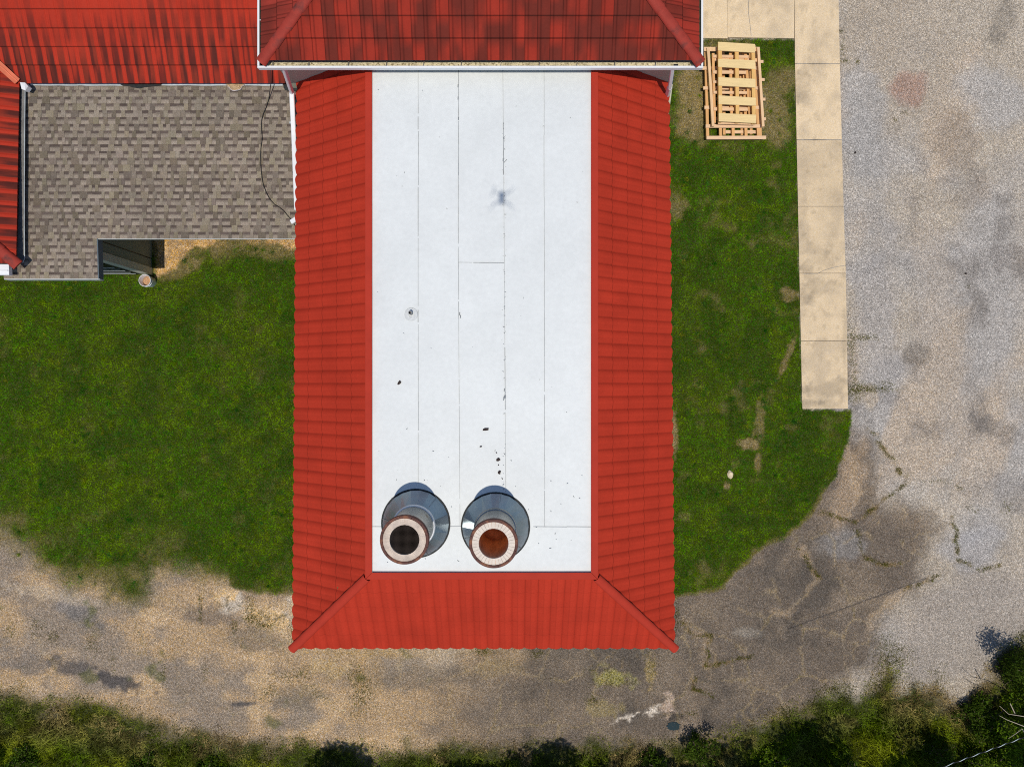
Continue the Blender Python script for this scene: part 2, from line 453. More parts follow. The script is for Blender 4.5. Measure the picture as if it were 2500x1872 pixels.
def ground_color(u, v):
    u = np.asarray(u, float); v = np.asarray(v, float)
    n1 = fbm(u, v, 260, 1); n2 = fbm(u, v, 70, 2); n3 = fbm(u, v, 18, 4, 3)
    # gravel lot
    c = np.zeros(u.shape + (3,)) + np.array((0.435, 0.372, 0.298))
    n4 = fbm(u + v * 0.3, v * 0.55, 150, 21)
    c = mix(c, (0.39, 0.362, 0.335), sst(0.45, 0.68, n1) * 0.95)
    c = mix(c, (0.47, 0.38, 0.29), sst(0.5, 0.72, n4) * 0.9)
    c = mix(c, (0.20, 0.178, 0.16), sst(0.58, 0.78, n2 * 0.6 + n1 * 0.4) * 0.7)
    c = mix(c, (0.41, 0.345, 0.275), blob(u, v, 2200, 130, 160, 160, 0, 1) * 0.7)
    c = mix(c, (0.21, 0.185, 0.155), blob(u, v, 2450, 45, 30, 64, 15, 1, 0.9) * 0.5)
    c = mix(c, (0.34, 0.20, 0.155), blob(u, v, 2222, 215, 50, 45, 20, 2) * 0.65)
    c = mix(c, (0.27, 0.215, 0.17), blob(u, v, 2330, 370, 70, 130, -25, 3, 0.8) * 0.45)
    c = mix(c, (0.40, 0.38, 0.362), blob(u, v, 2420, 230, 110, 80, 20, 4) * 0.7)
    c = mix(c, (0.38, 0.36, 0.342), blob(u, v, 2110, 300, 60, 190, 0, 5) * 0.7)
    c = mix(c, (0.37, 0.345, 0.328), blob(u, v, 2140, 750, 70, 260, 0, 6) * 0.7)
    c = mix(c, (0.40, 0.34, 0.28), blob(u, v, 2290, 750, 60, 320, -8, 9) * 0.6)
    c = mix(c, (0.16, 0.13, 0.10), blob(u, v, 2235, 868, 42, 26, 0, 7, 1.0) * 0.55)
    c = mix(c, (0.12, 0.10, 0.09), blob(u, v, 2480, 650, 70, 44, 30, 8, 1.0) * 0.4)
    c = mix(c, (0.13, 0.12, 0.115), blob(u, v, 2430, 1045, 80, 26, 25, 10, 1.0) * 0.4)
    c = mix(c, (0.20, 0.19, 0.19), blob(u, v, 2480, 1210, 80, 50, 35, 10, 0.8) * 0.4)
    c = mix(c, (0.41, 0.35, 0.285), blob(u, v, 2420, 1400, 130, 90, -20, 12) * 0.6)
    c = mix(c, (0.345, 0.338, 0.345), blob(u, v, 2370, 1330, 90, 60, 0, 13) * 0.6)
    c = mix(c, (0.33, 0.29, 0.255), blob(u, v, 2330, 1540, 230, 120, -15, 14, 0.5) * 0.75)  # shade of the bushes, put into the gravel colour
    # old asphalt with embedded gravel
    a, b = wj(u, v, 40, 90, 30); a, b = a + (n3 - 0.5) * 26, b + (n2 - 0.5) * 40
    asp = sst(-58, 14, sdf(a, b, ASPHALT))
    ca = np.zeros(u.shape + (3,)) + np.array((0.160, 0.128, 0.100))
    ca = mix(ca, (0.215, 0.168, 0.124), sst(0.4, 0.7, n2))
    ca = mix(ca, (0.118, 0.098, 0.080), sst(0.55, 0.75, fbm(u, v, 110, 33)))
    ca = mix(ca, (0.26, 0.245, 0.235), blob(u, v, 2060, 1330, 60, 40, 0, 15) * 0.6)
    ca = mix(ca, (0.37, 0.27, 0.18), blob(u, v, 2075, 1180, 40, 110, 15, 16) * 0.7)
    ca = mix(ca, (0.29, 0.26, 0.22), blob(u, v, 1820, 1545, 40, 16, 0, 18) * 0.5)
    c = c * (1 - asp[..., None]) + ca * asp[..., None]
    # sandy drive on the left and along the building's end
    left = sst(1500, 950, u + (fbm(u, v, 160, 41) - 0.5) * 500 + (v - 1600) * 0.6) * sst(1240, 1320, v) * (u < 2000)
    cl = np.zeros(u.shape + (3,)) + np.array((0.42, 0.295, 0.175))
    cl = mix(cl, (0.28, 0.222, 0.168), sst(0.40, 0.66, fbm(u, v * 1.6, 120, 44)))
    cl = mix(cl, (0.52, 0.365, 0.21), sst(0.52, 0.72, fbm(u, v * 1.5, 90, 47)) * 0.8)
    cl = mix(cl, (0.25, 0.225, 0.21), blob(u, v, 180, 1480, 60, 28, 15, 20) * 0.7)
    cl = mix(cl, (0.45, 0.36, 0.26), blob(u, v, 130, 1450, 130, 20, 12, 20) * 0.6)
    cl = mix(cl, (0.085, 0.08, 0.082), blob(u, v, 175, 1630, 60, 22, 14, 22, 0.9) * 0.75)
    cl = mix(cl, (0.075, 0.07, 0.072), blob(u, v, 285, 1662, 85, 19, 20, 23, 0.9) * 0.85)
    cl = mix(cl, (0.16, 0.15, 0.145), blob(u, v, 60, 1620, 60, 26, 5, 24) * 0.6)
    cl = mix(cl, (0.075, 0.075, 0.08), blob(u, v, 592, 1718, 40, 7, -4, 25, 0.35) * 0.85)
    cl = mix(cl, (0.15, 0.14, 0.13), blob(u, v, 210, 1510, 60, 22, 20, 26) * 0.6)
    cl = mix(cl, (0.19, 0.155, 0.115), blob(u, v, 720, 1700, 60, 40, 0, 27) * 0.6)
    cl = mix(cl, (0.17, 0.14, 0.118), blob(u, v, 500, 1500, 90, 26, 8, 28) * 0.65)
    cl = mix(cl, (0.19, 0.155, 0.12), blob(u, v, 620, 1560, 90, 34, 5, 29) * 0.6)
    cl = mix(cl, (0.18, 0.15, 0.12), blob(u, v, 1000, 1650, 200, 40, 0, 31) * 0.7)
    cl = mix(cl, (0.44, 0.30, 0.155), blob(u, v, 900, 1640, 60, 50, 0, 33, 0.8) * 0.5)
    cl = mix(cl, (0.46, 0.33, 0.17), blob(u, v, 800, 1630, 60, 26, 0, 34, 0.8) * 0.6)
    cl = mix(cl, (0.42, 0.30, 0.13), blob(u, v, 1210, 1630, 70, 24, -5, 35, 0.9) * 0.7)
    cl = mix(cl, (0.40, 0.27, 0.13), blob(u, v, 1010, 1592, 240, 12, 0, 36, 0.9) * 0.7)
    c = c * (1 - left[..., None]) + cl * left[..., None]
    c = mix(c, (0.36, 0.33, 0.11), blob(u, v, 1500, 1652, 45, 28, 10, 37, 0.9) * 0.7)
    c = mix(c, (0.36, 0.27, 0.12), blob(u, v, 1588, 1640, 13, 44, 0, 38, 0.8) * 0.7)
    c = mix(c, (0.30, 0.24, 0.10), blob(u, v, 1480, 1730, 50, 20, 0, 39, 0.9) * 0.5)
    # washed pale gravel streak near the puddle
    c = mix(c, (0.62, 0.54, 0.45), blob(u, v, 1530, 1752, 36, 8, -16, 51, 1.2) * sst(0.38, 0.6, fbm(u, v, 8, 57, 2)))
    c = mix(c, (0.60, 0.52, 0.43), blob(u, v, 1592, 1735, 22, 11, -35, 52, 1.2) * sst(0.38, 0.6, fbm(u, v, 8, 58, 2)))
    c = mix(c, (0.50, 0.38, 0.30), blob(u, v, 1632, 1722, 16, 30, 0, 53, 0.8) * 0.8)
    c = mix(c, (0.05, 0.045, 0.04), blob(u, v, 1650, 1750, 26, 12, 0, 54, 0.7) * 0.8)  # bush's dark shadow painted into the drive colour
    # cracked pale concrete by the lawn's end
    cp = blob(u, v, 560, 1465, 62, 34, 25, 61, 0.55); cp = np.maximum(cp, blob(u, v, 660, 1505, 64, 26, 18, 62, 0.55))
    cc = np.zeros(u.shape + (3,)) + np.array((0.62, 0.43, 0.23))
    cc = mix(cc, (0.50, 0.42, 0.33), sst(0.4, 0.6, fbm(u, v, 40, 63)))
    cc = mix(cc, (0.12, 0.10, 0.05), sst(0.045, 0.0, np.abs(fbm(u, v, 34, 64, 3) - 0.5)) * 0.8)
    cp = np.maximum(cp, blob(u, v, 712, 1470, 14, 26, 0, 65) * 0.8)
    c = c * (1 - cp[..., None]) + cc * cp[..., None]
    # sand along the extension's wall
    c = mix(c, (0.62, 0.38, 0.15), sst(700, 670, v + (n3 - 0.5) * 26) * (u < 760) * (u > 360) * (v > 540)); c = mix(c, (0.42, 0.27, 0.13), sst(0.5, 0.62, n3) * sst(700, 670, v) * (u < 760) * (u > 360) * (v > 540))
    # worn lines
    for i, pl in enumerate(SANDY):
        d = pdist(*wj(u, v, 12, 26, 120 + i), pl) + (n3 - 0.5) * 16
        c = mix(c, (0.42, 0.31, 0.20), sst(13, 0, d) * 0.55 * sst(0.3, 0.6, n2))
    for i, pl in enumerate(CRACKS):
        d = pdist(*wj(u, v, 9, 20, 140), pl) + (n3 - 0.5) * 14
        c = mix(c, (0.22, 0.15, 0.06), sst(8, 0, d) * 0.55 * sst(0.35, 0.55, fbm(u, v, 16, 141, 3)))
    k1, k2 = crack_field(u, v)
    zone = np.clip(asp * 1.0 + left * 0.75, 0, 1)
    c = mix(c, (0.44, 0.33, 0.18), np.clip(k1, 0, 1) * zone * 0.36)
    c = mix(c, (0.40, 0.30, 0.17), np.clip(k2, 0, 1) * zone * 0.36)
    c = mix(c, (0.09, 0.075, 0.05), sst(0.72, 0.95, k1) * zone * 0.35 * sst(0.5, 0.6, n2))
    wp = sst(0.70, 0.80, fbm(u, v, 55, 75, 4)) * left
    c = mix(c, (0.10, 0.11, 0.03), wp * 0.6)
    # by the pavement's end
    c = mix(c, (0.46, 0.38, 0.29), blob(u, v, 2120, 970, 34, 28, 0, 77, 0.6) * 0.8)
    c = mix(c, (0.42, 0.35, 0.28), blob(u, v, 2084, 880, 14, 90, 0, 78, 0.4) * 0.8)
    c = mix(c, (0.17, 0.13, 0.09), blob(u, v, 2068, 935, 9, 60, 0, 79, 0.6) * 0.6)
    # soil under lawns and verge
    dl, dr = lawn_masks(u, v)
    m = np.maximum(np.where((u < 560) & (v > 1200), sst(-26, 50, dl), sst(-6, 6, dl)), sst(-3, 3, dr))
    soil = np.zeros(u.shape + (3,)) + np.array((0.045, 0.062, 0.003))
    dry = dryness(u, v, dl, dr)
    soil = soil * (1 - dry[..., None]) + np.array((0.25, 0.19, 0.085)) * dry[..., None]
    c = c * (1 - m[..., None]) + soil * m[..., None]
    a, b = wj(u, v, 20, 50, 90)
    dv = sdf(a, b, VERGE)
    mv = sst(-12, 34, dv + (n3 - 0.5) * 26)
    vs_ = np.zeros(u.shape + (3,)) + np.array((0.045, 0.055, 0.010))
    vs_ = mix(vs_, (0.19, 0.145, 0.085), sst(0.42, 0.62, fbm(u, v, 60, 95)) * sst(90, 10, dv) * 0.8)
    c = c * (1 - mv[..., None]) + vs_ * mv[..., None]
    return c

def dryness(u, v, dl, dr):
    n = fbm(u, v, 45, 101, 4); n2 = fbm(u, v, 150, 103)
    d = sst(0.60, 0.82, n) * np.where(u < 1200, 0.16, 0.34)
    # left lawn fades out at its lower edge
    w = 36 + 120 * sst(560, 400, u)
    edge = sst(1.0, 0.0, np.clip(dl, 0, None) / w) * (v > 1150) * (dl > -30)
    d = np.maximum(d, edge * sst(0.34, 0.66, n * 0.7 + n2 * 0.3) * 0.72)
    d = np.maximum(d, sst(650, 606, v + (n - 0.5) * 60) * (dl > 0) * (v > 560) * (u > 340) * 0.7)
    d = np.maximum(d, blob(u, v, 440, 650, 60, 30, -20, 3, 0.6) * (dl > 0) * 0.7)
    R = (dr > -10)
    d = np.maximum(d, blob(u, v, 1690, 250, 50, 110, 0, 104, 0.45) * R)
    d = np.maximum(d, blob(u, v, 1890, 250, 60, 120, 0, 105, 0.6) * R * 0.75)
    d = np.maximum(d, blob(u, v, 1760, 110, 70, 26, 0, 105, 0.6) * R * 0.6)
    d = np.maximum(d, blob(u, v, 1650, 500, 30, 40, 0, 106, 0.6) * R * 0.6)
    d = np.maximum(d, blob(u, v, 1922, 870, 9, 62, 22, 107, 0.6) * R * 0.75)
    d = np.maximum(d, blob(u, v, 1925, 720, 24, 20, 0, 107, 0.7) * R * 0.8)
    d = np.maximum(d, blob(u, v, 1826, 1085, 26, 18, 0, 108, 0.7) * R)
    d = np.maximum(d, blob(u, v, 1855, 1030, 14, 60, 5, 108, 0.7) * R * 0.6)
    d = np.maximum(d, blob(u, v, 1646, 1060, 9, 60, 0, 109, 0.5) * R)
    d = np.maximum(d, blob(u, v, 1850, 1130, 10, 26, 0, 110, 0.5) * R * 0.8)
    d = np.maximum(d, blob(u, v, 1775, 1185, 10, 12, 0, 110, 0.3) * R * 0.9)
    d = np.maximum(d, sst(14, 2, dr) * (dr > -8) * (v > 1190) * 0.6)
    d = d * (0.55 + 0.75 * fbm(u, v, 9, 111, 3))
    return np.clip(d, 0, 1)

def sheet(name, x0, x1, y0, y1, step, z, keep=None, relief=0.012, **tg):
    xs = np.arange(x0, x1 + step / 2, step); ys = np.arange(y0, y1 + step / 2, step)
    X, Y = np.meshgrid(xs, ys)
    u, v = U(X), V(Y)
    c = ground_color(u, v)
    Z = z + (fbm(X, Y, 0.8, 200) - 0.5) * relief
    verts = np.stack([X.ravel(), Y.ravel(), Z.ravel()], 1)
    ny, nx = X.shape
    idx = np.arange(nx * ny).reshape(ny, nx)
    f = np.stack([idx[:-1, :-1].ravel(), idx[:-1, 1:].ravel(), idx[1:, 1:].ravel(), idx[1:, :-1].ravel()], 1)
    cols = c.reshape(-1, 3)
    if keep is not None:
        k = keep(u, v)
        kf = k[:-1, :-1] & k[:-1, 1:] & k[1:, 1:] & k[1:, :-1]
        f = f[kf.ravel()]
        used = np.unique(f); remap = np.full(len(verts), -1); remap[used] = np.arange(len(used))
        verts = verts[used]; cols = cols[used]; f = remap[f]
    o = mesh_np(name, verts, f, M['ground'], cols=cols, smooth=True)
    return tag(o, **tg)

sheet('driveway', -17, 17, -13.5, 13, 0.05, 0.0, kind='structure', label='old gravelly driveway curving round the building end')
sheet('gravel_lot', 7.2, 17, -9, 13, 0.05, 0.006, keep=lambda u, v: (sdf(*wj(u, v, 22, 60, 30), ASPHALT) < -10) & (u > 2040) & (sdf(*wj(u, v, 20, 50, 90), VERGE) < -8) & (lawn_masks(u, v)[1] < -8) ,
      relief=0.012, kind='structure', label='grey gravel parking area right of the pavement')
sheet('lawn_soil', -17, 9, -6, 9.2, 0.05, 0.012, keep=lambda u, v: np.maximum(*lawn_masks(u, v)) > -5, kind='structure', label='soil under the lawns')
# wide ground far beyond the frame
mb = MB(); mb.add([(-300, -300, -0.05), (300, -300, -0.05), (300, 300, -0.05), (-300, 300, -0.05)], [[0, 1, 2, 3]])
far = mesh_np('ground', np.array(mb.v), mb.f, M['ground'], cols=np.tile(np.array([[0.10, 0.10, 0.05]]), (4, 1)))
tag(far, kind='structure', label='wide ground beyond the plot')

# ---- grass blades
def blades(name, x, y, ln, wd, lean, cols, z0=0.01, curve=False, **tg):
    n = len(x)
    th = rng.uniform(0, 2 * np.pi, n); la = rng.uniform(0, 2 * np.pi, n)
    dx = np.cos(th) * wd / 2; dy = np.sin(th) * wd / 2
    le = lean * rng.uniform(0.3, 1.0, n)
    tx = x + np.cos(la) * ln * np.sin(le); ty = y + np.sin(la) * ln * np.sin(le); tz = z0 + ln * np.cos(le)
    if not curve:
        vv = np.empty((n, 3, 3)); cc = np.repeat(cols[:, None, :], 3, 1)
        vv[:, 0] = np.stack([x - dx, y - dy, np.full(n, z0)], 1)
        vv[:, 1] = np.stack([x + dx, y + dy, np.full(n, z0)], 1)
        vv[:, 2] = np.stack([tx, ty, tz], 1)
        f = np.arange(n * 3).reshape(n, 3)
        o = mesh_np(name, vv.reshape(-1, 3), f, M['blade'], cols=cc.reshape(-1, 3))
    else:
        mx = x + (tx - x) * 0.38; my = y + (ty - y) * 0.38; mz = z0 + (tz - z0) * 0.72
        tz2 = z0 + (tz - z0) * 0.62
        vv = np.empty((n, 5, 3)); cc = np.repeat(cols[:, None, :], 5, 1)
        z00 = np.full(n, z0)
        vv[:, 0] = np.stack([x - dx, y - dy, z00], 1); vv[:, 1] = np.stack([x + dx, y + dy, z00], 1)
        vv[:, 2] = np.stack([mx + dx * 0.8, my + dy * 0.8, mz], 1); vv[:, 3] = np.stack([mx - dx * 0.8, my - dy * 0.8, mz], 1)
        vv[:, 4] = np.stack([tx, ty, tz2], 1)
        b = np.arange(n)[:, None] * 5
        f = np.concatenate([b + np.array([[0, 1, 2]]), b + np.array([[0, 2, 3]]), b + np.array([[3, 2, 4]])], 0)
        o = mesh_np(name, vv.reshape(-1, 3), f, M['blade'], cols=cc.reshape(-1, 3))
    return tag(o, **tg)

def green(n, u, v, dry, seed=0):
    """albedo per blade"""
    t = fbm(u, v, 90, 150 + seed); t2 = fbm(u, v, 22, 151 + seed, 3); r = rng.random(n)
    c = np.zeros((n, 3)) + np.array((0.085, 0.262, 0.001))
    c = c + (np.array((0.21, 0.35, 0.001)) - c) * sst(0.36, 0.66, t * 0.5 + t2 * 0.5)[:, None] * 0.85
    c = c + (np.array((0.028, 0.15, 0.003)) - c) * sst(0.48, 0.66, fbm(u, v, 60, 160 + seed))[:, None] * 0.85
    dr = np.clip(dry * 1.15 + (r - 0.5) * 0.7 * (dry > 0.05), 0, 1)
    dcol = np.array((0.30, 0.215, 0.085)) * (0.7 + 0.6 * rng.random((n, 1)))
    c = c * (1 - dr[:, None]) + dcol * dr[:, None]
    c *= rng.uniform(0.5, 1.5, (n, 1)) * (0.82 + 0.68 * sst(0.3, 0.7, fbm(u, v, 11, 180, 3)))[:, None]
    pale = rng.random(n) < 0.012
    c[pale] = np.array((0.42, 0.44, 0.10))
    return c

def lawn(name, x0, x1, y0, y1, dens, which, **tg):
    n = int((x1 - x0) * (y1 - y0) * dens)
    x = rng.uniform(x0, x1, n); y = rng.uniform(y0, y1, n)
    u, v = U(x), V(y)
    dl, dr = lawn_masks(u, v)
    d = dl if which == 'l' else dr
    dry = dryness(u, v, dl, dr)
    keep = (d + rng.normal(0, 2.0, n) > 0) & (rng.random(n) > np.clip(dry, 0, 1) * 0.45)
    if which == 'r':
        keep &= ~((u > 1941 + (v - 96) * 0.02 - 1) & (v < 1001)) & (v > 95)
        keep &= u > 1590
    else:
        keep &= (v < 1200) | (u > 560) | (rng.random(n) < 0.12 + 0.88 * sst(-4, 62, d + (fbm(u, v, 26, 175, 3) - 0.5) * 70))
        keep &= (u < 750) & ~((u < 372) & (v < 672))
    x, y, u, v, dry = x[keep], y[keep], u[keep], v[keep], dry[keep]
    n = len(x)
    hgt = 0.030 + 0.025 * fbm(u, v, 40, 170) + 0.012 * rng.random(n)
    hgt *= 1 - 0.5 * dry
    # scattered tufts and flat weeds
    m = int(n * 0.0016); i = rng.integers(0, n, m); k = rng.integers(25, 70, m)
    rep = np.repeat(i, k); r_ = np.repeat(rng.uniform(0.02, 0.055, m), k)
    tx = x[rep] + rng.normal(0, 1, len(rep)) * r_; ty = y[rep] + rng.normal(0, 1, len(rep)) * r_
    tone = np.array([(0.20, 0.30, 0.004), (0.025, 0.13, 0.01), (0.28, 0.30, 0.02), (0.07, 0.22, 0.03)])[rng.integers(0, 4, m)]
    tc = np.repeat(tone, k, 0) * rng.uniform(0.5, 1.5, (len(rep), 1))
    ok = ~((U(tx) > 1936) & (V(ty) < 1004)) & (U(tx) < 2070)
    x = np.concatenate([x, tx[ok]]); y = np.concatenate([y, ty[ok]]); hgt = np.concatenate([hgt, rng.uniform(0.05, 0.085, int(ok.sum()))])
    gc = np.concatenate([green(n, u, v, dry), tc[ok]]); n = len(x); u, v = U(x), V(y)
    return blades(name, x, y, hgt, rng.uniform(0.006, 0.012, n), 1.15, gc, 0.012, **tg)
    return blades(name, x, y, hgt, rng.uniform(0.006, 0.012, n), 1.15, green(n, u, v, dry), 0.012, **tg)

lawn('lawn_grass', -14.3, -5.0, -6.2, 4.2, 3400, 'l', kind='stuff', label='mown green lawn left of the red roofed wing', cat='grass')
lawn('lawn_grass', 3.6, 9.0, -6.0, 9.2, 3400, 'r', kind='stuff', label='patchy green lawn between the red roof and the pavement', cat='grass')

# verge: tall rough grass along the bottom
def verge_grass():
    n = 330000
    x = rng.uniform(-15, 15.5, n); y = rng.uniform(-12.5, -5.5, n)
    cl = fbm(x, y, 0.35, 300, 3)
    u, v = U(x), V(y)
    a, b = wj(u, v, 20, 50, 90)
    d = sdf(a, b, VERGE)
    pr = sst(-24, 26, d) * (0.15 + 0.85 * sst(0.30, 0.55, cl + 0.2 * sst(30, 90, d)))
    k = rng.random(n) < pr
    x, y, u, v, d, cl = x[k], y[k], u[k], v[k], d[k], cl[k]
    n = len(x)
    tall = sst(10, 110, d)
    ln = (0.06 + 0.34 * tall * sst(0.4, 0.65, fbm(x, y, 1.1, 305)) + 0.10 * tall) * rng.uniform(0.5, 1.2, n)
    t = fbm(u, v, 70, 310); 
    c = np.zeros((n, 3)) + np.array((0.075, 0.125, 0.004))
    c = c + (np.array((0.175, 0.205, 0.010)) - c) * sst(0.4, 0.66, t)[:, None]
    dry = sst(0.45, 0.62, fbm(u, v, 85, 312)) * sst(150, 20, d)
    dry = np.maximum(dry, rng.random(n) * 0.5 * sst(90, 0, d))
    c = c * (1 - dry[:, None]) + np.array((0.27, 0.20, 0.085)) * dry[:, None]
    c *= rng.uniform(0.4, 1.7, (n, 1)) * (0.45 + 1.0 * sst(0.32, 0.62, fbm(x, y, 0.22, 320, 3)))[:, None]
    sp = rng.random(n) < 0.03; c[sp] = np.array((0.24, 0.25, 0.07))
    return blades('verge_grass', x, y, ln, rng.uniform(0.010, 0.020, n), 1.2, c, 0.0, curve=True, kind='stuff',
                  label='rough uncut grass and weeds along the bottom edge of the drive', cat='grass')
verge_grass()

# weeds in cracks of the paving
def crack_weeds():
    X = []; Y = []; S = []
    for pl in CRACKS:
        for (ax, ay), (bx, by) in zip(pl[:-1], pl[1:]):
            L_ = math.hypot(bx - ax, by - ay); k = int(L_ * 5)
            t = rng.random(k); q = fbm(ax + t * (bx - ax), ay + t * (by - ay), 14, 401, 2)
            kk = rng.random(k) < sst(0.35, 0.6, q)
            t = t[kk]; k = len(t)
            gx = ax + t * (bx - ax); gy = ay + t * (by - ay)
            w1, w2 = wj(gx, gy, 9, 20, 140)
            X.append(2 * gx - w1 + rng.normal(0, 3.0, k)); Y.append(2 * gy - w2 + rng.normal(0, 3.0, k)); S.append(np.full(k, 1.0))
    spots = [(2075, 820, 6, 14, 120), (2078, 850, 5, 16, 160), (2082, 890, 6, 10, 60), (2086, 925, 7, 10, 90), (2110, 824, 18, 4, 200),
             (2095, 945, 26, 6, 420), (2120, 952, 36, 5, 420), (2085, 965, 14, 10, 300), (2145, 950, 30, 3, 160), (2160, 940, 9, 9, 120),
             (2052, 78, 4, 3, 50), (2056, 120, 3, 12, 60), (2060, 150, 9, 3, 70), (2093, 153, 3, 3, 40), (2208, 278, 5, 3, 30), (2187, 294, 4, 4, 30),
             (612, 1480, 8, 26, 260), (648, 1524, 20, 6, 240), (620, 1508, 14, 7, 240), (572, 1530, 5, 10, 100), (490, 1480, 3, 24, 120), (655, 1690, 14, 12, 180),
             (225, 1572, 9, 14, 140), (90, 1530, 14, 14, 140), (130, 1550, 10, 12, 120), (28, 1540, 10, 12, 120), (275, 1610, 4, 20, 60), (880, 1700, 12, 30, 460), (870, 1650, 12, 16, 200),
             (700, 1650, 26, 8, 130), (745, 1640, 14, 10, 120), (1180, 1590, 14, 6, 200), (1310, 1595, 10, 6, 160), (1480, 1650, 26, 16, 260), (1500, 1665, 30, 8, 200),
             (1590, 1630, 8, 30, 160), (2200, 1585, 5, 5, 40), (2180, 1600, 26, 20, 900), (2165, 1560, 14, 14, 200), (2290, 1652, 14, 20, 240), (2040, 1680, 22, 10, 420),
             (1690, 1740, 10, 5, 60), (1450, 1706, 10, 8, 160), (1810, 860, 5, 5, 0), (735, 1500, 4, 40, 200), (1652, 1500, 4, 26, 160), (2370, 1240, 10, 6, 60), (2365, 700, 4, 2, 20),
             (2460, 1240, 12, 8, 60), (2340, 1190, 6, 5, 60), (2290, 1175, 18, 4, 60), (905, 1690, 10, 20, 120), (400, 1640, 4, 18, 60), (500, 1640, 5, 14, 60), (715, 1540, 6, 20, 120)]
    for cx, cy, sx, sy, k in spots:
        X.append(rng.normal(cx, sx, k)); Y.append(rng.normal(cy, sy, k)); S.append(np.full(k, 1.2))
    gu = rng.uniform(-60, 2560, 200000); gv = rng.uniform(1050, 1800, 200000)
    k1, k2 = crack_field(gu, gv)
    zn = np.clip(sst(-10, 40, sdf(gu, gv, ASPHALT)) + (gu < 1650) * (gv > 1330) * 0.8 + 0.12, 0, 1)
    dl_, dr_2 = lawn_masks(gu, gv)
    kk = (rng.random(len(gu)) < k1 * zn * sst(0.5, 0.72, fbm(gu, gv, 34, 224, 3)) * 0.9) & (np.maximum(dl_, dr_2) < -3) & ~((gu > 715) & (gu < 1645) & (gv < 1585)) & ~((gu > 1900) & (gu < 2075) & (gv < 1005))
    X.append(gu[kk]); Y.append(gv[kk]); S.append(np.full(int(kk.sum()), 0.8))
    u = np.concatenate(X); v = np.concatenate(Y); s = np.concatenate(S); n = len(u)
    p = (u - CX) * H / F; q = (CY - v) * H / F
    c = np.zeros((n, 3)) + np.array((0.13, 0.15, 0.012))
    r = rng.random((n, 1)); c = c * (1 - r * 0.6) + np.array((0.22, 0.15, 0.05)) * r * 0.6
    c *= rng.uniform(0.5, 1.5, (n, 1))
    return blades('crack_weeds', p, q, rng.uniform(0.02, 0.07, n) * s, rng.uniform(0.008, 0.016, n), 1.3, c, 0.004, kind='stuff',
                  label='small weeds growing in cracks of the drive and gravel', cat='weeds')
crack_weeds()

# loose stones on the gravel (shadow-casting grit)
def grit():
    n = 90000
    x = rng.uniform(-14, 14, n); y = rng.uniform(-10.5, 10.5, n)
    u, v = U(x), V(y)
    dl, dr = lawn_masks(u, v)
    k = (np.maximum(dl, dr) < -4) & (sdf(u, v, VERGE) < 10) & ~((u > 700) & (u < 1655) & (v < 1600)) & ~((u < 1700) & (v < 1200))
    k &= ~((u > 1650) & (u < 2072) & (v < 1010))
    x, y, u, v = x[k], y[k], u[k], v[k]; n = len(x)
    s = rng.uniform(0.005, 0.014, n) * (1 + (rng.random(n) < 0.02) * 0.8)
    a = rng.uniform(0, 2 * np.pi, n)
    base = np.array([[1, 0, 0], [0, 1, 0], [-1, 0, 0], [0, -1, 0], [0, 0, 0.8]])
    vv = np.empty((n, 5, 3))
    for i in range(5):
        j = rng.uniform(0.7, 1.3, n)
        bx, by, bz = base[i]
        vv[:, i, 0] = x + (bx * np.cos(a) - by * np.sin(a)) * s * j
        vv[:, i, 1] = y + (bx * np.sin(a) + by * np.cos(a)) * s * j
        vv[:, i, 2] = 0.008 + bz * s
    b = np.arange(n)[:, None] * 5
    f = np.concatenate([b + np.array([[i, (i + 1) % 4, 4]]) for i in range(4)], 0)
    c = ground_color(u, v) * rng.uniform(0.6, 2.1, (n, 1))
    c = np.clip(c, 0, 0.75)
    o = mesh_np('gravel_stones', vv.reshape(-1, 3), f, M['blade2'], cols=np.repeat(c[:, None, :], 5, 1).reshape(-1, 3))
    return tag(o, kind='stuff', label='loose small stones scattered over the drive and gravel', cat='gravel')
M['blade2'] = mat('stone_grain', None, 0.8, noises=(), bumps=(), spec=0.3)
grit()

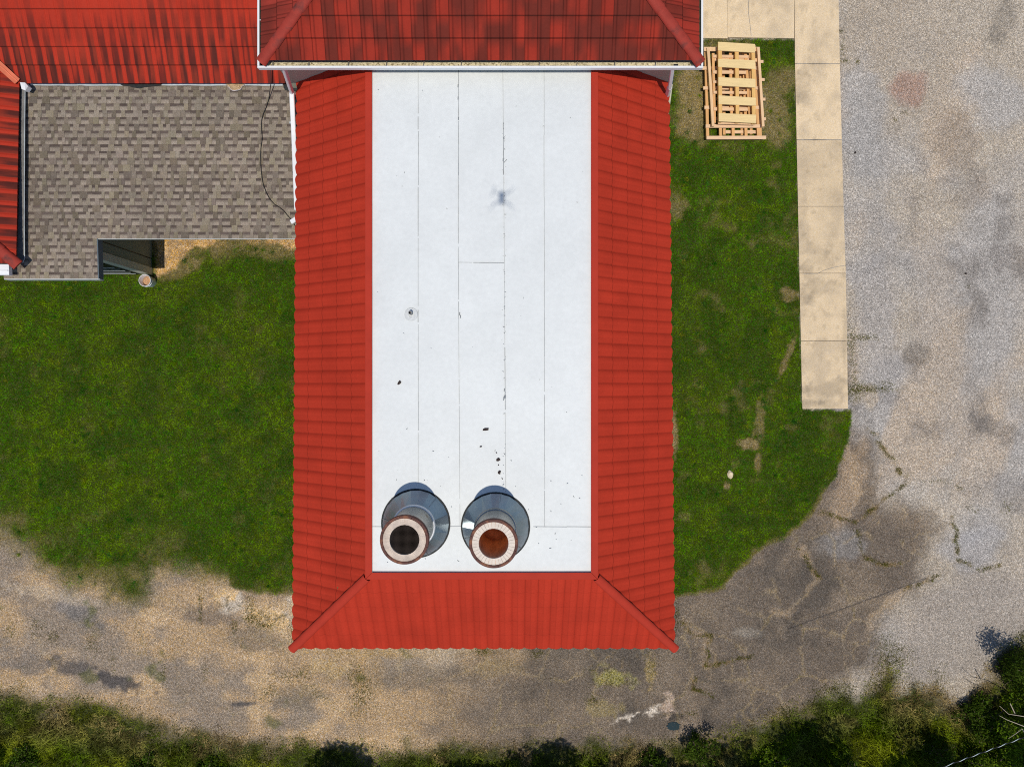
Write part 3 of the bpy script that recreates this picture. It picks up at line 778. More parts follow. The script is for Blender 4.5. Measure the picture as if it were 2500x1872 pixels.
# ================================================================== PAVEMENT (concrete)
def pavement():
    zt = 0.045
    mb = MB(); cols = []
    g = 0.6  # half joint in photo units
    def lx(v): return 1940 + (v - 95) * 19.0 / 903.0
    def rx(v): return np.interp(v, [-200, 0, 155, 345, 510, 660, 745, 998], [2042, 2045, 2050.5, 2055.5, 2060, 2065, 2067, 2070.5])
    js = [-600, -300, 156, 341, 504, 667, 832, 998]
    tones = [1.06, 1.04, 1.06, 0.93, 0.95, 0.98, 0.97]
    V_ = []; F_ = []; C_ = []
    def slab(q, tone, res=40):
        # q: four corners in ground units, bilinear grid so that stains have a shape
        n0 = sum(len(a) for a in V_)
        t = np.linspace(0, 1, res); A, B = np.meshgrid(t, t)
        (x0, y0), (x1, y1), (x2, y2), (x3, y3) = q
        u = (x0 * (1 - A) + x1 * A) * (1 - B) + (x3 * (1 - A) + x2 * A) * B
        v = (y0 * (1 - A) + y1 * A) * (1 - B) + (y3 * (1 - A) + y2 * A) * B
        c = np.zeros(u.shape + (3,)) + np.array((0.78, 0.61, 0.40)) * tone
        n = fbm(u, v, 40, 500); n2 = fbm(u, v, 14, 503)
        c = mix(c, (0.50, 0.40, 0.28), sst(0.45, 0.8, n) * 0.5); c = mix(c, (0.38, 0.30, 0.2), sst(0.6, 0.8, n2) * 0.35)
        for (cx, cy, rx_, ry_, an, am) in ((1960, 200, 14, 50, 5, .5), (1990, 700, 40, 22, -10, .55), (1970, 730, 20, 12, 0, .6), (2010, 950, 60, 16, -12, .6), (1975, 984, 26, 9, 0, .7), (2030, 500, 26, 40, 0, .2),
                                  (1970, 655, 14, 20, -20, .55), (2010, 620, 30, 26, 0, .35), (1960, 520, 10, 40, 0, .35), (2062, 830, 5, 60, 0, .35), (2048, 921, 4, 6, 0, .5), (1925, 25, 18, 14, 30, .12), (1990, 400, 26, 26, 0, .25)):
            c = mix(c, (0.30, 0.24, 0.17), np.clip(blob(u, v, cx, cy, rx_ * 1.3, ry_ * 1.3, an, 510, 0.9) * am * (0.25 + 1.1 * n2), 0, 1) * 0.8)
        e = 0.0
        edge = np.minimum(np.minimum(A, 1 - A), np.minimum(B, 1 - B))
        k = H / F
        X = (u - CX) * (H - zt) / F; Y = (CY - v) * (H - zt) / F
        Z = np.full(u.shape, zt) - np.where(edge == 0, 0.006, 0)
        vv = np.stack([X.ravel(), Y.ravel(), Z.ravel()], 1)
        idx = np.arange(res * res).reshape(res, res)
        f = np.stack([idx[:-1, :-1].ravel(), idx[:-1, 1:].ravel(), idx[1:, 1:].ravel(), idx[1:, :-1].ravel()], 1)[:, ::-1]
        V_.append(vv); C_.append(c.reshape(-1, 3)); F_.append(f + n0)
        # skirt
        ring = np.concatenate([idx[0, :], idx[1:, -1], idx[-1, -2::-1], idx[-2:0:-1, 0]])
        m = len(ring); n1 = n0 + len(vv)
        low = vv[ring].copy(); low[:, 2] = -0.05
        V_.append(vv[ring]); V_.append(low); C_.append(c.reshape(-1, 3)[ring] * 0.6); C_.append(c.reshape(-1, 3)[ring] * 0.5)
        i = np.arange(m); j = (i + 1) % m
        F_.append(np.stack([n1 + i, n1 + j, n1 + m + j, n1 + m + i], 1))
    for i in range(len(js) - 1):
        a, b = js[i] + g, js[i + 1] - g
        slab([(lx(max(a, -60)) + (0 if i > 1 else 0.5), a), (rx(a), a), (rx(b), b), (lx(b), b)], tones[i])
    for x0, x1 in ((1776 + g, 1939 - g), (1560, 1776 - g)):
        slab([(x0, -300), (x1, -300), (x1 + 1, 94), (x0 + 0, 91)], 1.07)
    # ground beneath the joints
    o = mesh_np('pavement', np.concatenate(V_), np.concatenate(F_), M['concrete'], cols=np.concatenate(C_))
    tag(o, kind='structure', label='pale concrete footpath in cast slabs beside the right lawn')
    # cracks as thin dark slivers of dirt
    mb = MB()
    for pl in ([(2066, 648), (2052, 650), (2040, 652), (2028, 655), (2012, 660), (1996, 668), (1962, 668)], [(1828, 0), (1827, 30), (1831, 60), (1834, 88)], [(1947, 341), (1990, 342), (2054, 341)],
               [(1945, 156), (1990, 157), (2048, 156)]):
        for a, b in zip(pl[:-1], pl[1:]):
            p = P(a[0], a[1], zt + 0.002); q = P(b[0], b[1], zt + 0.002)
            mb.bar(p, q, 0.009, 0.002)
    tag(mb.build('pavement_crack', M['seam']), kind='structure', label='thin dark cracks across the footpath')
pavement()

# ================================================================== TILE SLOPES
def wave_s(ph):      # rolled S tile
    f = ph - np.floor(ph)
    return np.where(f < 0.62, np.sin(np.pi * f / 0.62) ** 0.8, 0.10 * np.sin(np.pi * (f - 0.62) / 0.38))
def wave_round(ph):
    f = ph - np.floor(ph)
    return np.abs(np.sin(np.pi * f)) ** 0.62 * (1 - 0.12 * np.sin(2 * np.pi * f))
def wave_old(ph):    # flatter, with a narrow upright rib
    f = ph - np.floor(ph)
    return np.where(f < 0.30, 0.75 * np.sin(np.pi * f / 0.30) ** 0.7, 0.55 * np.sin(np.pi * (f - 0.30) / 0.70) ** 0.6)

def tile_slope(name, E, T, s0, s1, nc, smin, smax, ww, amp, th, colfn, parent, b1=1.0, wave=wave_round, spw=16, eave_out=0.012, label=None, seed=0, bumpy=0.0, course_band=0.05, course_shade=0.5, endlift=0.0):
    """ruled surface between eave line E(s) and top line T(s); rolls run up the slope, nc courses"""
    ns = int((s1 - s0) / ww * spw) + 1
    s = np.linspace(s0, s1, ns)
    e0, t0 = E(np.array([(s0 + s1) / 2]))[0], T(np.array([(s0 + s1) / 2]))[0]
    e1 = E(np.array([(s0 + s1) / 2 + 1]))[0]
    up = t0 - e0; al = e1 - e0; nn = np.cross(al, up); nn /= np.linalg.norm(nn)
    if nn[2] < 0: nn = -nn
    out = -up / np.linalg.norm(up)
    Vs = []; Fs = []; Cs = []; n0 = 0
    def strip(bs, hs, mulc, outs=None):
        nonlocal n0
        rows = []
        for i, (b, h) in enumerate(zip(bs, hs)):
            sc = np.clip(s, smin(b), smax(b))
            p = E(sc) * (1 - b) + T(sc) * b + nn[None, :] * h[:, None]
            if outs is not None and outs[i] is not None: p = p + out[None, :] * outs[i][:, None]
            rows.append(p)
            Cs.append(colfn(sc, np.full(ns, b)) * mulc)
        Vs.extend(rows)
        for i in range(len(bs) - 1):
            a = n0 + i * ns + np.arange(ns - 1)
            f = np.stack([a, a + 1, a + 1 + ns, a + ns], 1)
            # drop squeezed faces
            w1 = np.linalg.norm(rows[i][1:] - rows[i][:-1], axis=1); w2 = np.linalg.norm(rows[i + 1][1:] - rows[i + 1][:-1], axis=1)
            Fs.append(f[(w1 > 1e-5) | (w2 > 1e-5)])
        n0 += len(bs) * ns
    W = wave(s / ww)
    for k in range(nc):
        ba, bb = k / nc * b1, (k + 1) / nc * b1
        jit = (hash2(np.floor(s / ww / 4.0 + seed), np.full(ns, k), seed) - 0.5) * bumpy
        hA = amp * W + th + jit; hB = amp * W * 0.96 + 0.002 + jit
        if k == 0:
            eo = eave_out * W
            strip([ba, ba], [amp * W * 0.0 - 0.03, hA], 0.6, [None, eo])
            strip([ba, (ba + bb) / 2, bb], [hA, (hA + hB) / 2, hB], 1.0, [eo, None, None])
        else:
            strip([ba, ba], [amp * W * 0.96 + 0.001 - th * .4, hA], 0.4)  # riser colour darkened as part of the painted course shadow
            q = (bb - ba) * course_band
            strip([ba, ba + q], [hA, hA], course_shade)  # shadow line between courses, painted into the tile colour
            if k == nc - 1: hB = hB * 0.9 + endlift * 0.5 * (1 - W)
            strip([ba + q, (ba + bb) / 2, bb], [hA, (hA * 0.5 + hB * 0.5), hB], 1.0)
    o = mesh_np(name, np.concatenate(Vs), np.concatenate(Fs), M['red_tile'], parent, cols=np.concatenate(Cs), smooth=True)
    # face orientation upward
    if label: o['label'] = label
    return o

def line(p, q, axis):
    """point on the line p-q as function of the coordinate `axis` (0 or 1)"""
    p = np.array(p, float); q = np.array(q, float)
    def fn(s):
        t = (np.asarray(s) - p[axis]) / (q[axis] - p[axis])
        return p[None, :] + (q - p)[None, :] * t[:, None]
    return fn

def hip_cap(path, r, mat_, parent, name='hip_cap', seg=0.4, step=0.012, droop=0.55):
    """overlapping half-round caps along a hip"""
    a, b = Vector(path[0]), Vector(path[1])
    L_ = (b - a).length; n = max(1, round(L_ / seg)); d = (b - a) / L_
    side = d.cross(Vector((0, 0, 1))).normalized(); up = side.cross(d).normalized()
    mb = MB(); m = 12
    for i in range(n):
        p0 = a + d * (L_ * i / n - 0.015); p1 = a + d * (L_ * (i + 1) / n + 0.02)
        rr = (r + step, r)
        ring = []
        for p, q in ((p0, rr[0]), (p1, rr[1])):
            for k in range(m + 1):
                t = math.pi * k / m
                ring.append(p + side * math.cos(t) * q * 1.15 + up * (math.sin(t) * q * 0.75 - q * droop * 0.5))
        f = [[k, k + 1, m + 2 + k, m + 1 + k][::-1] for k in range(m)]
        f.append(list(range(m + 1)))
        mb.add(ring, f)
    o = mb.build(name, mat_, parent)
    return auto_smooth(o, 50)

def tilecell(s, b, nc, ww, seed, amt):
    k = np.floor(b * nc - 1e-6)
    return 1 + (hash2(np.floor(s / ww / 4.7 + k * 0.5), k, seed) - 0.5) * amt

# ================================================================== FLAT TOPPED WING (main building)
ZW, ZE = 4.77, 3.5
kW = (H - ZW) / F; kE = (H - ZE) / F
XL, XR = (908 - CX) * kW, (1444 - CX) * kW          # flat roof edges
YB = (CY - 1397) * kW                                # flat roof south edge
Y_WALL = (CY - 204) * kE                             # south wall plane of the taller block
YT = Y_WALL
EL0 = np.array(P(718.5, 1575, ZE)); EL1 = np.array(P(728.5, 204, ZE))
ER0 = np.array(P(1643, 1575, ZE)); ER1 = np.array(P(1629.5, 204, ZE))
YE = (CY - 1578) * kE                                # south eave
EL0[1] = YE; ER0[1] = YE
TW = 0.125                                           # width of the flat metal edge trim
wing = empty('building', (-0.6, 0.4, 0), 'long single storey wing with white flat roof top and sloping red tiled edges', 'building')
def red_new(seed):
    def fn(s, b):
        c = np.zeros((len(s), 3)) + np.array((0.45, 0.037, 0.017))
        c *= (1 + (fbm(s, b * 3, 0.9, 600 + seed) - 0.5) * 0.16)[:, None]
        f = s / WW - np.floor(s / WW)
        c *= (1 - (0.42 if seed < 3 else 0.26) * sst(0.075, 0.0, np.minimum(f, 1 - f)) - 0.10 * sst(0.05, 0.0, np.abs(f - 0.45)) - 0.06 * (f < 0.45))[:, None]
        c *= (1 + (hash2(np.floor(s / 0.27 / 2 + np.floor(b * 5.3) * 0.5), np.floor(b * 5.3), seed) - 0.5) * 0.10)[:, None]
        return c
    return fn
EX = line(EL0, EL1, 1); TX = line((XL - TW + 0.05, YB - TW, ZW - 0.015), (XL - TW + 0.05, YT, ZW - 0.015), 1)
lerp = lambda a, b, t: a + (b - a) * t
NC = 5; WW = 0.262
tile_slope('tile_slope', EX, TX, YE, YT, NC, lambda b: lerp(YE, YB - TW, b), lambda b: YT, WW, 0.042, 0.016, red_new(1), wing, endlift=0.04, course_band=0.035, course_shade=0.66, label='left slope of bright red rolled metal tiles')
EX2 = line(ER0, ER1, 1); TX2 = line((XR + TW - 0.05, YB - TW, ZW - 0.015), (XR + TW - 0.05, YT, ZW - 0.015), 1)
tile_slope('tile_slope', EX2, TX2, YE, YT, NC, lambda b: lerp(YE, YB - TW, b), lambda b: YT, WW, 0.042, 0.016, red_new(2), wing, endlift=0.04, course_band=0.035, course_shade=0.66, label='right slope of bright red rolled metal tiles')
ES = line((EL0[0], YE, ZE), (ER0[0], YE, ZE), 0); TS = line((-5, YB - TW + 0.05, ZW - 0.015), (4, YB - TW + 0.05, ZW - 0.015), 0)
tile_slope('tile_slope', ES, TS, EL0[0], ER0[0], NC, lambda b: lerp(EL0[0], XL - TW, b), lambda b: lerp(ER0[0], XR + TW, b), WW, 0.036, 0.014, red_new(3), wing, endlift=0.04, course_band=0.03, course_shade=0.85, label='end slope of bright red rolled metal tiles')
hip_cap((np.array(EL0) + (-0.05, -0.05, 0.03), (XL - TW * 0.9, YB - TW * 0.9, ZW + 0.03)), 0.078, M['trim_red'], wing, seg=1.4, step=0.005)
hip_cap((np.array(ER0) + (0.05, -0.05, 0.03), (XR + TW * 0.9, YB - TW * 0.9, ZW + 0.03)), 0.078, M['trim_red'], wing, seg=1.4, step=0.005)
# metal edge trim round the flat top (three mitred lengths with an upstand)
zt = ZW + 0.05
mb = MB()
mb.slab([(XL - TW, YB - TW, zt), (XL, YB, zt), (XL, YT - 0.003, zt), (XL - TW, YT - 0.003, zt)], 0.12)
mb.slab([(XR + TW, YB - TW, zt), (XR, YB, zt), (XR, YT - 0.003, zt), (XR + TW, YT - 0.003, zt)], 0.09)
mb.slab([(XL - TW, YB - TW - 0.002, zt), (XR + TW, YB - TW - 0.002, zt), (XR - 0.003, YB, zt), (XL + 0.003, YB, zt)], 0.09)
bevel(mb.build('edge_trim', M['trim_red'], wing), 0.006)
mb = MB()
for (a, b) in (((XL + 0.004, YB + 0.004), (XL + 0.004, YT - 0.01)), ((XR - 0.004, YB + 0.004), (XR - 0.004, YT - 0.01)), ((XL + 0.01, YB + 0.004), (XR - 0.01, YB + 0.004))):
    mb.bar((a[0], a[1], zt + 0.006), (b[0], b[1], zt + 0.006), 0.014, 0.012)
mb.build('edge_bead', M['trim_red'], wing)
# white membrane
xs = np.linspace(XL + 0.002, XR - 0.002, 60); ys = np.linspace(YB + 0.002, YT, 140)
X, Y = np.meshgrid(xs, ys); Z = ZW + (fbm(X, Y, 1.1, 620) - 0.5) * 0.012
idx = np.arange(X.size).reshape(X.shape)
f = np.stack([idx[:-1, :-1].ravel(), idx[:-1, 1:].ravel(), idx[1:, 1:].ravel(), idx[1:, :-1].ravel()], 1)
deck = mesh_np('flat_roof', np.stack([X.ravel(), Y.ravel(), Z.ravel()], 1), f, M['membrane'], wing, smooth=True)
def seam(a, b, w=0.006, gap=0.12):
    mb = MB()
    p, q = P(a[0], a[1], ZW + 0.009), P(b[0], b[1], ZW + 0.009)
    L_ = (q - p).length; t = 0.0; d = (q - p) / L_
    while t < L_:
        l = random.uniform(0.15, 1.6); 
        jt = Vector((random.uniform(-.003, .003), random.uniform(-.003, .003), 0))
        ww_ = w * random.choice((0.7, 0.8, 1, 1, 1.5))
        mb.bar(p + d * t + jt, p + d * min(t + l, L_) + jt, ww_, 0.006)
        t += l + (random.uniform(0.01, gap) if random.random() < 0.6 else 0)
    mb.build('roof_seam', M['seam'], wing)
seam((1021, 165), (1021, 1180), 0.006); seam((1119, 165), (1119, 642), 0.007); seam((1119, 642), (1123, 1283), 0.006)
seam((1228, 165), (1235, 1200), 0.007, 0.05); seam((1328, 165), (1330, 1284), 0.006); seam((1119, 641), (1231, 642), 0.008, 0.02)
seam((1302, 1285), (1443, 1286), 0.007, 0.2); seam((909, 1285), (934, 1285), 0.006); seam((1098, 1285), (1130, 1285), 0.006)
# little specks and scuffs
mb = MB()
for i in range(150):
    if random.random() < 0.45: px, py = random.gauss(1231, 2), random.uniform(300, 1200)
    elif random.random() < 0.5: px, py = random.uniform(912, 1440), random.uniform(1100, 1390)
    else: px, py = random.uniform(912, 1440), random.uniform(180, 1390)
    r = random.uniform(0.003, 0.010); an = random.uniform(0, 3.14)
    c = P(px, py, ZW + 0.011); d = Vector((math.cos(an), math.sin(an), 0)) * r * random.uniform(1, 2.5)
    mb.bar(c - d, c + d, r, 0.006)
for px, py in ((1232, 970), (1233, 960), (1229, 974), (1231, 952), (1234, 968), (1118, 210), (1118, 240), (1119, 290), (1228, 390), (1124, 773), (1122, 766)):
    c = P(px, py, ZW + 0.011); mb.bar(c - Vector((0, 0.03, 0)), c + Vector((0.004, 0.03, 0)), 0.016, 0.006)
tag(mb.build('roof_dirt', M['seam'], wing), kind='stuff')
# vent stub with its flashing patch
vp = P(1004, 765, ZW); 
mb = MB(); mb.lathe((vp.x, vp.y - 0.02, ZW), [(0.13, 0.008), (0.125, 0.014), (0.05, 0.018)], 32)
o = mb.build('vent_flashing', mat('scuffed_patch', (0.60, 0.62, 0.62), 0.6, noises=((20, 0.12), (60, 0.1)), bumps=((30, 0.3, 0.005),)), wing)
mb = MB(); mb.lathe((vp.x, vp.y, ZW), [(0.036, 0.0), (0.036, 0.16), (0.028, 0.16), (0.028, 0.02), (0.001, 0.02)], 24)
auto_smooth(mb.build('vent_pipe', M['drone'], wing))
# walls and soffit
mb = MB()
wx0, wx1, wy0 = EL0[0] + 0.45, ER0[0] - 0.45, YE + 0.45
for (a, b, c, d) in ((wx0, wx0 + 0.2, wy0, YT - 0.01), (wx1 - 0.2, wx1, wy0, YT - 0.01), (wx0 + 0.2, wx1 - 0.2, wy0, wy0 + 0.2)):
    mb.box(a, b, c, d, -0.05, ZE - 0.12)
mb.build('wall', M['cream_wall'], wing)
mb = MB()
mb.slab([(EL0[0] + 0.05, YE + 0.05, ZE - 0.06), (ER0[0] - 0.05, YE + 0.05, ZE - 0.06), (ER1[0] - 0.04, YT - 0.01, ZE - 0.06), (EL1[0] + 0.05, YT - 0.01, ZE - 0.06)], 0.05)
mb.build('soffit', M['cream_wall'], wing)
mb = MB()
mb.slab([P(1646.5, 176, ZE - 0.14), P(1631, 293, ZE - 0.14), P(1618, 293, ZE - 0.14), P(1618, 176, ZE - 0.14)], 0.03)
mb.build('corner_board', M['cream_wall'], wing)

# ---- chimneys
def chimney(px, py, kind):
    tx, ty = px, py                                   # ring centre at the top, in photo units
    top = 1.49; zt_ = ZW + top
    c = P(tx, ty, zt_); base = Vector((c.x, c.y, ZW))
    root = bpy.data.objects.new('chimney', None); root.location = Vector((c.x, c.y, ZW)) - total_loc(wing); link(root, wing)
    root['label'] = ('steel chimney with a wire mesh over its dusty ring' if kind == 0 else 'steel chimney with a clean white lining ring and rusty bore')
    mb = MB(); mb.lathe(base, [(0.655, 0.010), (0.650, 0.030), (0.395, 0.28), (0.388, 0.285)], 22)
    mb.v = [(x + random.uniform(-.004, .004), y + random.uniform(-.004, .004), z + random.uniform(-.006, .006)) for x, y, z in mb.v]
    o = mb.build('cone_flashing', M['galv'], root)
    mb = MB(); mb.lathe(base, [(0.68, 0.008), (0.675, 0.016), (0.645, 0.020)], 60); mb.build('sealant', M['tar'], root)
    # seams of the cone: standing folds
    for k in range(3):
        mb = MB()
        a = 0.9 + k * 2 * math.pi / 3 + kind * 0.5
        mb.bar(base + Vector((math.cos(a) * 0.66, math.sin(a) * 0.66, 0.037)), base + Vector((math.cos(a) * 0.40, math.sin(a) * 0.40, 0.262)), 0.012, 0.008)
        mb.build('fold', M['galv_dull'], root)
    mb = MB(); mb.lathe(base, [(0.386, 0.24), (0.386, 1.39)], 72)
    auto_smooth(mb.build('flue', M['galv_dull'], root))
    mb = MB(); mb.lathe(base, [(0.387, 0.262), (0.415, 0.262), (0.418, 0.29), (0.405, 0.345), (0.388, 0.355)], 72)
    auto_smooth(mb.build('collar', M['white_paint'] if kind == 0 else M['galv_dull'], root), 30)
    mb = MB(); mb.lathe(base, [(0.389, 1.35), (0.424, 1.35), (0.430, 1.37), (0.430, 1.48), (0.424, 1.492), (0.388, 1.492), (0.378, 1.486), (0.378, 1.43)], 72)
    auto_smooth(mb.build('rim', M['rust_rim'], root), 30)
    # bolts on the rim
    for k in range(12):
        mb = MB()
        a = k * math.pi / 6 + 0.2
        mb.lathe(base + Vector((math.cos(a) * 0.404, math.sin(a) * 0.404, 0)), [(0.008, 1.49), (0.008, 1.50), (0.001, 1.502)], 8)
        mb.build('bolt', M['black'], root)
    # refractory ring from wedge blocks
    mb = MB(); nb = 34 if kind else 60; gap = 0.012 if kind else 0.0
    for k in range(nb):
        a0 = 2 * math.pi * k / nb + gap; a1 = 2 * math.pi * (k + 1) / nb - (0 if not kind else 0)
        zt2 = 1.475 + random.uniform(-.003, .003)
        pts = [base + Vector((math.cos(a) * r, math.sin(a) * r, zt2)) for r, a in ((0.262, a0), (0.377, a0), (0.377, (a0 + a1) / 2), (0.377, a1), (0.262, a1), (0.262, (a0 + a1) / 2))]
        mb.slab(pts, 0.10)
    mb.build('lining_ring', M['refractory'] if kind else M['refractory_pink'], root)
    mb = MB(); mb.lathe(base, [(0.376, 1.455), (0.265, 1.455), (0.257, 1.39), (0.257, 0.05), (0.001, 0.05)], 60)
    auto_smooth(mb.build('bore', M['liner_rust'] if kind else M['liner_dark'], root), 40)
    if kind == 0:
        mb = MB(); r = 0.385; n = 40; zz = 1.50
        for i in range(-n // 2, n // 2 + 1):
            x = i * 2 * r / n
            if abs(x) >= r: continue
            h = math.sqrt(r * r - x * x)
            bz = zz
            mb.bar(base + Vector((x, -h, bz)), base + Vector((x, h, bz)), 0.0016, 0.0016)
            mb.bar(base + Vector((-h, x, bz + 0.004)), base + Vector((h, x, bz + 0.004)), 0.0016, 0.0016)
        o = mb.build('wire_mesh', M['wire'], root)
    return root
chimney(987, 1318, 0)
chimney(1205, 1327, 1)

# ---- scraps lying on the flat roof
for i, (px, py, w, l, an, lab) in enumerate(((975, 934, 0.050, 0.10, 52, 'dark oblong chip lying alone on the left of the white roof'),
                                (1186, 1048, 0.052, 0.13, 12, 'largest dark chip on the white roof above the right chimney'),
                                (1216, 1122, 0.055, 0.08, 30, 'dark four sided chip between two tiny crumbs on the white roof'),
                                (1219, 1153, 0.055, 0.075, 80, 'dark squarish chip nearest the shadow of the right chimney'),
                                (1174, 1090, 0.025, 0.05, 15, 'small hooked dark chip left of the line of crumbs'),
                                (1212, 1105, 0.015, 0.035, -45, 'thin dark sliver above the four sided chip'),
                                (1217, 1135, 0.022, 0.024, 0, 'tiny dark crumb between the two squarish chips'),
                                (1226, 1168, 0.013, 0.045, -60, 'thin dark sliver below the squarish chip'))):
    a = math.radians(an); c = P(px, py, ZW + 0.022); d = Vector((math.cos(a), math.sin(a), 0)); s = Vector((-d.y, d.x, 0))
    pts = [c + d * l * .5 * random.uniform(.8, 1) + s * w * .5 * random.uniform(.4, 1), c + d * l * .5 * random.uniform(.5, 1) - s * w * .5,
           c - d * l * .1 - s * w * .5 * random.uniform(.8, 1.1), c - d * l * .5 - s * w * .5 * random.uniform(.3, .9), c - d * l * .5 * random.uniform(.8, 1) + s * w * .3, c - d * l * .1 + s * w * .55]
    mb = MB(); mb.slab(pts, 0.01)
    o = mb.build('roof_chip', M['chip'], origin=c)
    tag(o, lab, 'debris', 'dark chips lying on the white roof')
# leaf on the left slope
c = P(825.5, 1431, 4.32); mb = MB()
mb.add([c + Vector(q) for q in ((0.01, 0.05, 0.03), (0.015, 0.0, 0.022), (-0.012, -0.055, 0.0), (-0.022, -0.05, -0.004), (-0.012, 0.0, 0.006))], [[0, 4, 3, 2, 1]])
tag(mb.build('fallen_leaf', mat('brown_leaf', (0.14, 0.10, 0.03), 0.8, noises=((60, .3),)), origin=c), 'single brown leaf lying on the red tiles left of the hip', 'leaf')

# ================================================================== TALL BLOCK (top of the picture)
ZG = 5.16
kG = (H - ZG) / F
GY = (CY - 166) * kG; GX0 = (628 - CX) * kG; GX1 = (1717 - CX) * kG
block = empty('building', (-0.6, 9.5, 0), 'taller block with dark stained red tiled hipped roof and white gutter', 'building')
OV = 0.115                                            # gutter width
ey = GY + OV; ex0 = GX0 + OV; ex1 = GX1 - OV
ze2 = ZG + 0.06; PT = 0.42
D = (ex1 - ex0) / 2; ridge = ze2 + PT * D
def old_red(seed, w, base=(0.42, 0.055, 0.034), amt=0.8, grad=False, streak=2.2, rows=0.341):
    def fn(s, b):
        d = b * D if not callable(grad) else grad(b)
        c = np.zeros((len(s), 3)) + np.array(base)
        ph = s / w; f = ph - np.floor(ph); k = np.floor(ph)
        row = np.floor(d / rows)
        per = hash2(k, np.zeros_like(k), seed)                      # each roll is more or less dirty
        perr = hash2(k, row, seed + 5)
        n = fbm(s * streak * 2.4, d * 2.4, 1.0, seed + 9, 4)
        dirt = sst(0.28, 0.62, n * 0.52 + per * 0.08 + perr * 0.40); line_ = sst(0.06, 0.0, np.minimum(np.abs(f - 0.0), np.abs(f - 0.30)))
        c = c * (1 - dirt[:, None] * amt) + np.array((0.085, 0.018, 0.012)) * dirt[:, None] * amt
        c *= (0.86 + 0.28 * perr)[:, None]
        c *= (1 - 0.65 * line_)[:, None]
        c *= (0.94 + 0.12 * fbm(s * 9, d * 9, 1, seed + 30))[:, None]
        return c
    return fn
WO = 0.235
E1 = line((ex0, ey, ze2), (ex1, ey, ze2), 0); T1 = line((ex0, ey + D, ridge), (ex1, ey + D, ridge), 0)
ncC = int(round(D / 0.341))
tile_slope('tile_slope', E1, T1, ex0, ex1, ncC, lambda b: ex0 + D * b, lambda b: ex1 - D * b, WO, 0.020, 0.03, old_red(11, WO, (0.35, 0.032, 0.017), 0.82), block, wave=wave_old, eave_out=0.0, label='stained dark red slope facing the flat roof', bumpy=0.006)
N1 = 17.0
E2 = line((ex0, ey, ze2), (ex0, N1, ze2), 1); T2 = line((ex0 + D, ey, ridge), (ex0 + D, N1, ridge), 1)
tile_slope('tile_slope', E2, T2, ey, N1, ncC, lambda b: ey + D * b, lambda b: N1, WO, 0.020, 0.03, old_red(12, WO, (0.36, 0.045, 0.030), 0.75), block, wave=wave_old, eave_out=0.0, bumpy=0.006)
E3 = line((ex1, ey, ze2), (ex1, N1, ze2), 1); T3 = line((ex1 - D, ey, ridge), (ex1 - D, N1, ridge), 1)
tile_slope('tile_slope', E3, T3, ey, N1, ncC, lambda b: ey + D * b, lambda b: N1, WO, 0.020, 0.03, old_red(13, WO, (0.37, 0.038, 0.023), 0.7), block, wave=wave_old, eave_out=0.0, bumpy=0.006)
M['old_trim'] = mat('old_hip', (0.33, 0.038, 0.024), 0.75, noises=((4, 0.2), (60, 0.12)), bumps=((60, 0.4, 0.004),), rust=((0.10, 0.03, 0.025), 4, 0.52, 0.7))
hip_cap(((ex0 - 0.02, ey - 0.03, ze2 + 0.02), (ex0 + D, ey + D, ridge + 0.03)), 0.088, M['old_trim'], block, seg=0.42, step=0.012)
hip_cap(((ex1 + 0.05, ey - 0.05, ze2 + 0.02), (ex1 - D, ey + D, ridge + 0.03)), 0.088, M['old_trim'], block, seg=0.42, step=0.012)
# gutter: front lip, dirty trough, back, brackets
def gutter(a, b, inward, name='gutter', dirty=True):
    """a-b outer line; inward = unit vector to the roof"""
    a = Vector(a); b = Vector(b); w = OV
    g = bpy.data.objects.new(name, None); g.location = (a + b) / 2 - total_loc(block); link(g, block)
    zz = Vector((0, 0, 1))
    mb = MB(); i = inward
    mb.bar(a + i * 0.02 - zz * 0.03, b + i * 0.02 - zz * 0.03, 0.040, 0.06)
    mb.bar(a + i * 0.012 - zz * 0.09, b + i * 0.012 - zz * 0.09, 0.01, 0.06)
    bevel(mb.build('front_lip', M['white_paint'], g), 0.004)
    mb = MB(); mb.bar(a + i * (w / 2 + 0.02) - zz * 0.075, b + i * (w / 2 + 0.02) - zz * 0.075, w - 0.01, 0.012)
    mb.build('trough', M['gutter_dirt'] if dirty else M['gutter_dark'], g)
    return g
gS = gutter((GX0, GY, ZG), (GX1, GY, ZG), Vector((0, 1, 0)))
tag(gS, 'long front gutter full of pale dirt')
gW = gutter((GX0, GY + 0.042, ZG), (GX0, N1, ZG), Vector((1, 0, 0)), dirty=False)
gE = gutter((GX1, GY + 0.042, ZG), (GX1, N1, ZG), Vector((-1, 0, 0)), dirty=False)
for px in (664, 752, 849, 942, 1033, 1125, 1222, 1316, 1408, 1500, 1600, 1690):
    x = (px - CX) * kG
    mb = MB(); mb.bar((x, GY + 0.03, ZG - 0.012), (x + 0.02, ey + 0.03, ZG - 0.012), 0.012, 0.012)
    mb.build('bracket', M['galv_dull'], gS)
mb = MB(); x = (1652 - CX) * kG; mb.box(x - 0.045, x + 0.045, GY + 0.055, GY + 0.10, ZG - 0.072, ZG - 0.066); mb.build('outlet', M['black'], gS)
mb = MB(); mb.bar((GX0 + 0.03, (CY - 137) * kG, ZG - 0.02), (GX0 + 0.13, (CY - 137) * kG, ZG - 0.02), 0.012, 0.06); mb.build('end_stop', M['white_paint'], gW)
for yy in (49, ):
    mb = MB(); mb.bar((GX0 + 0.03, (CY - yy) * kG, ZG - 0.012), (GX0 + 0.10, (CY - yy) * kG, ZG - 0.012), 0.012, 0.012); mb.build('bracket', M['white_paint'], gW)
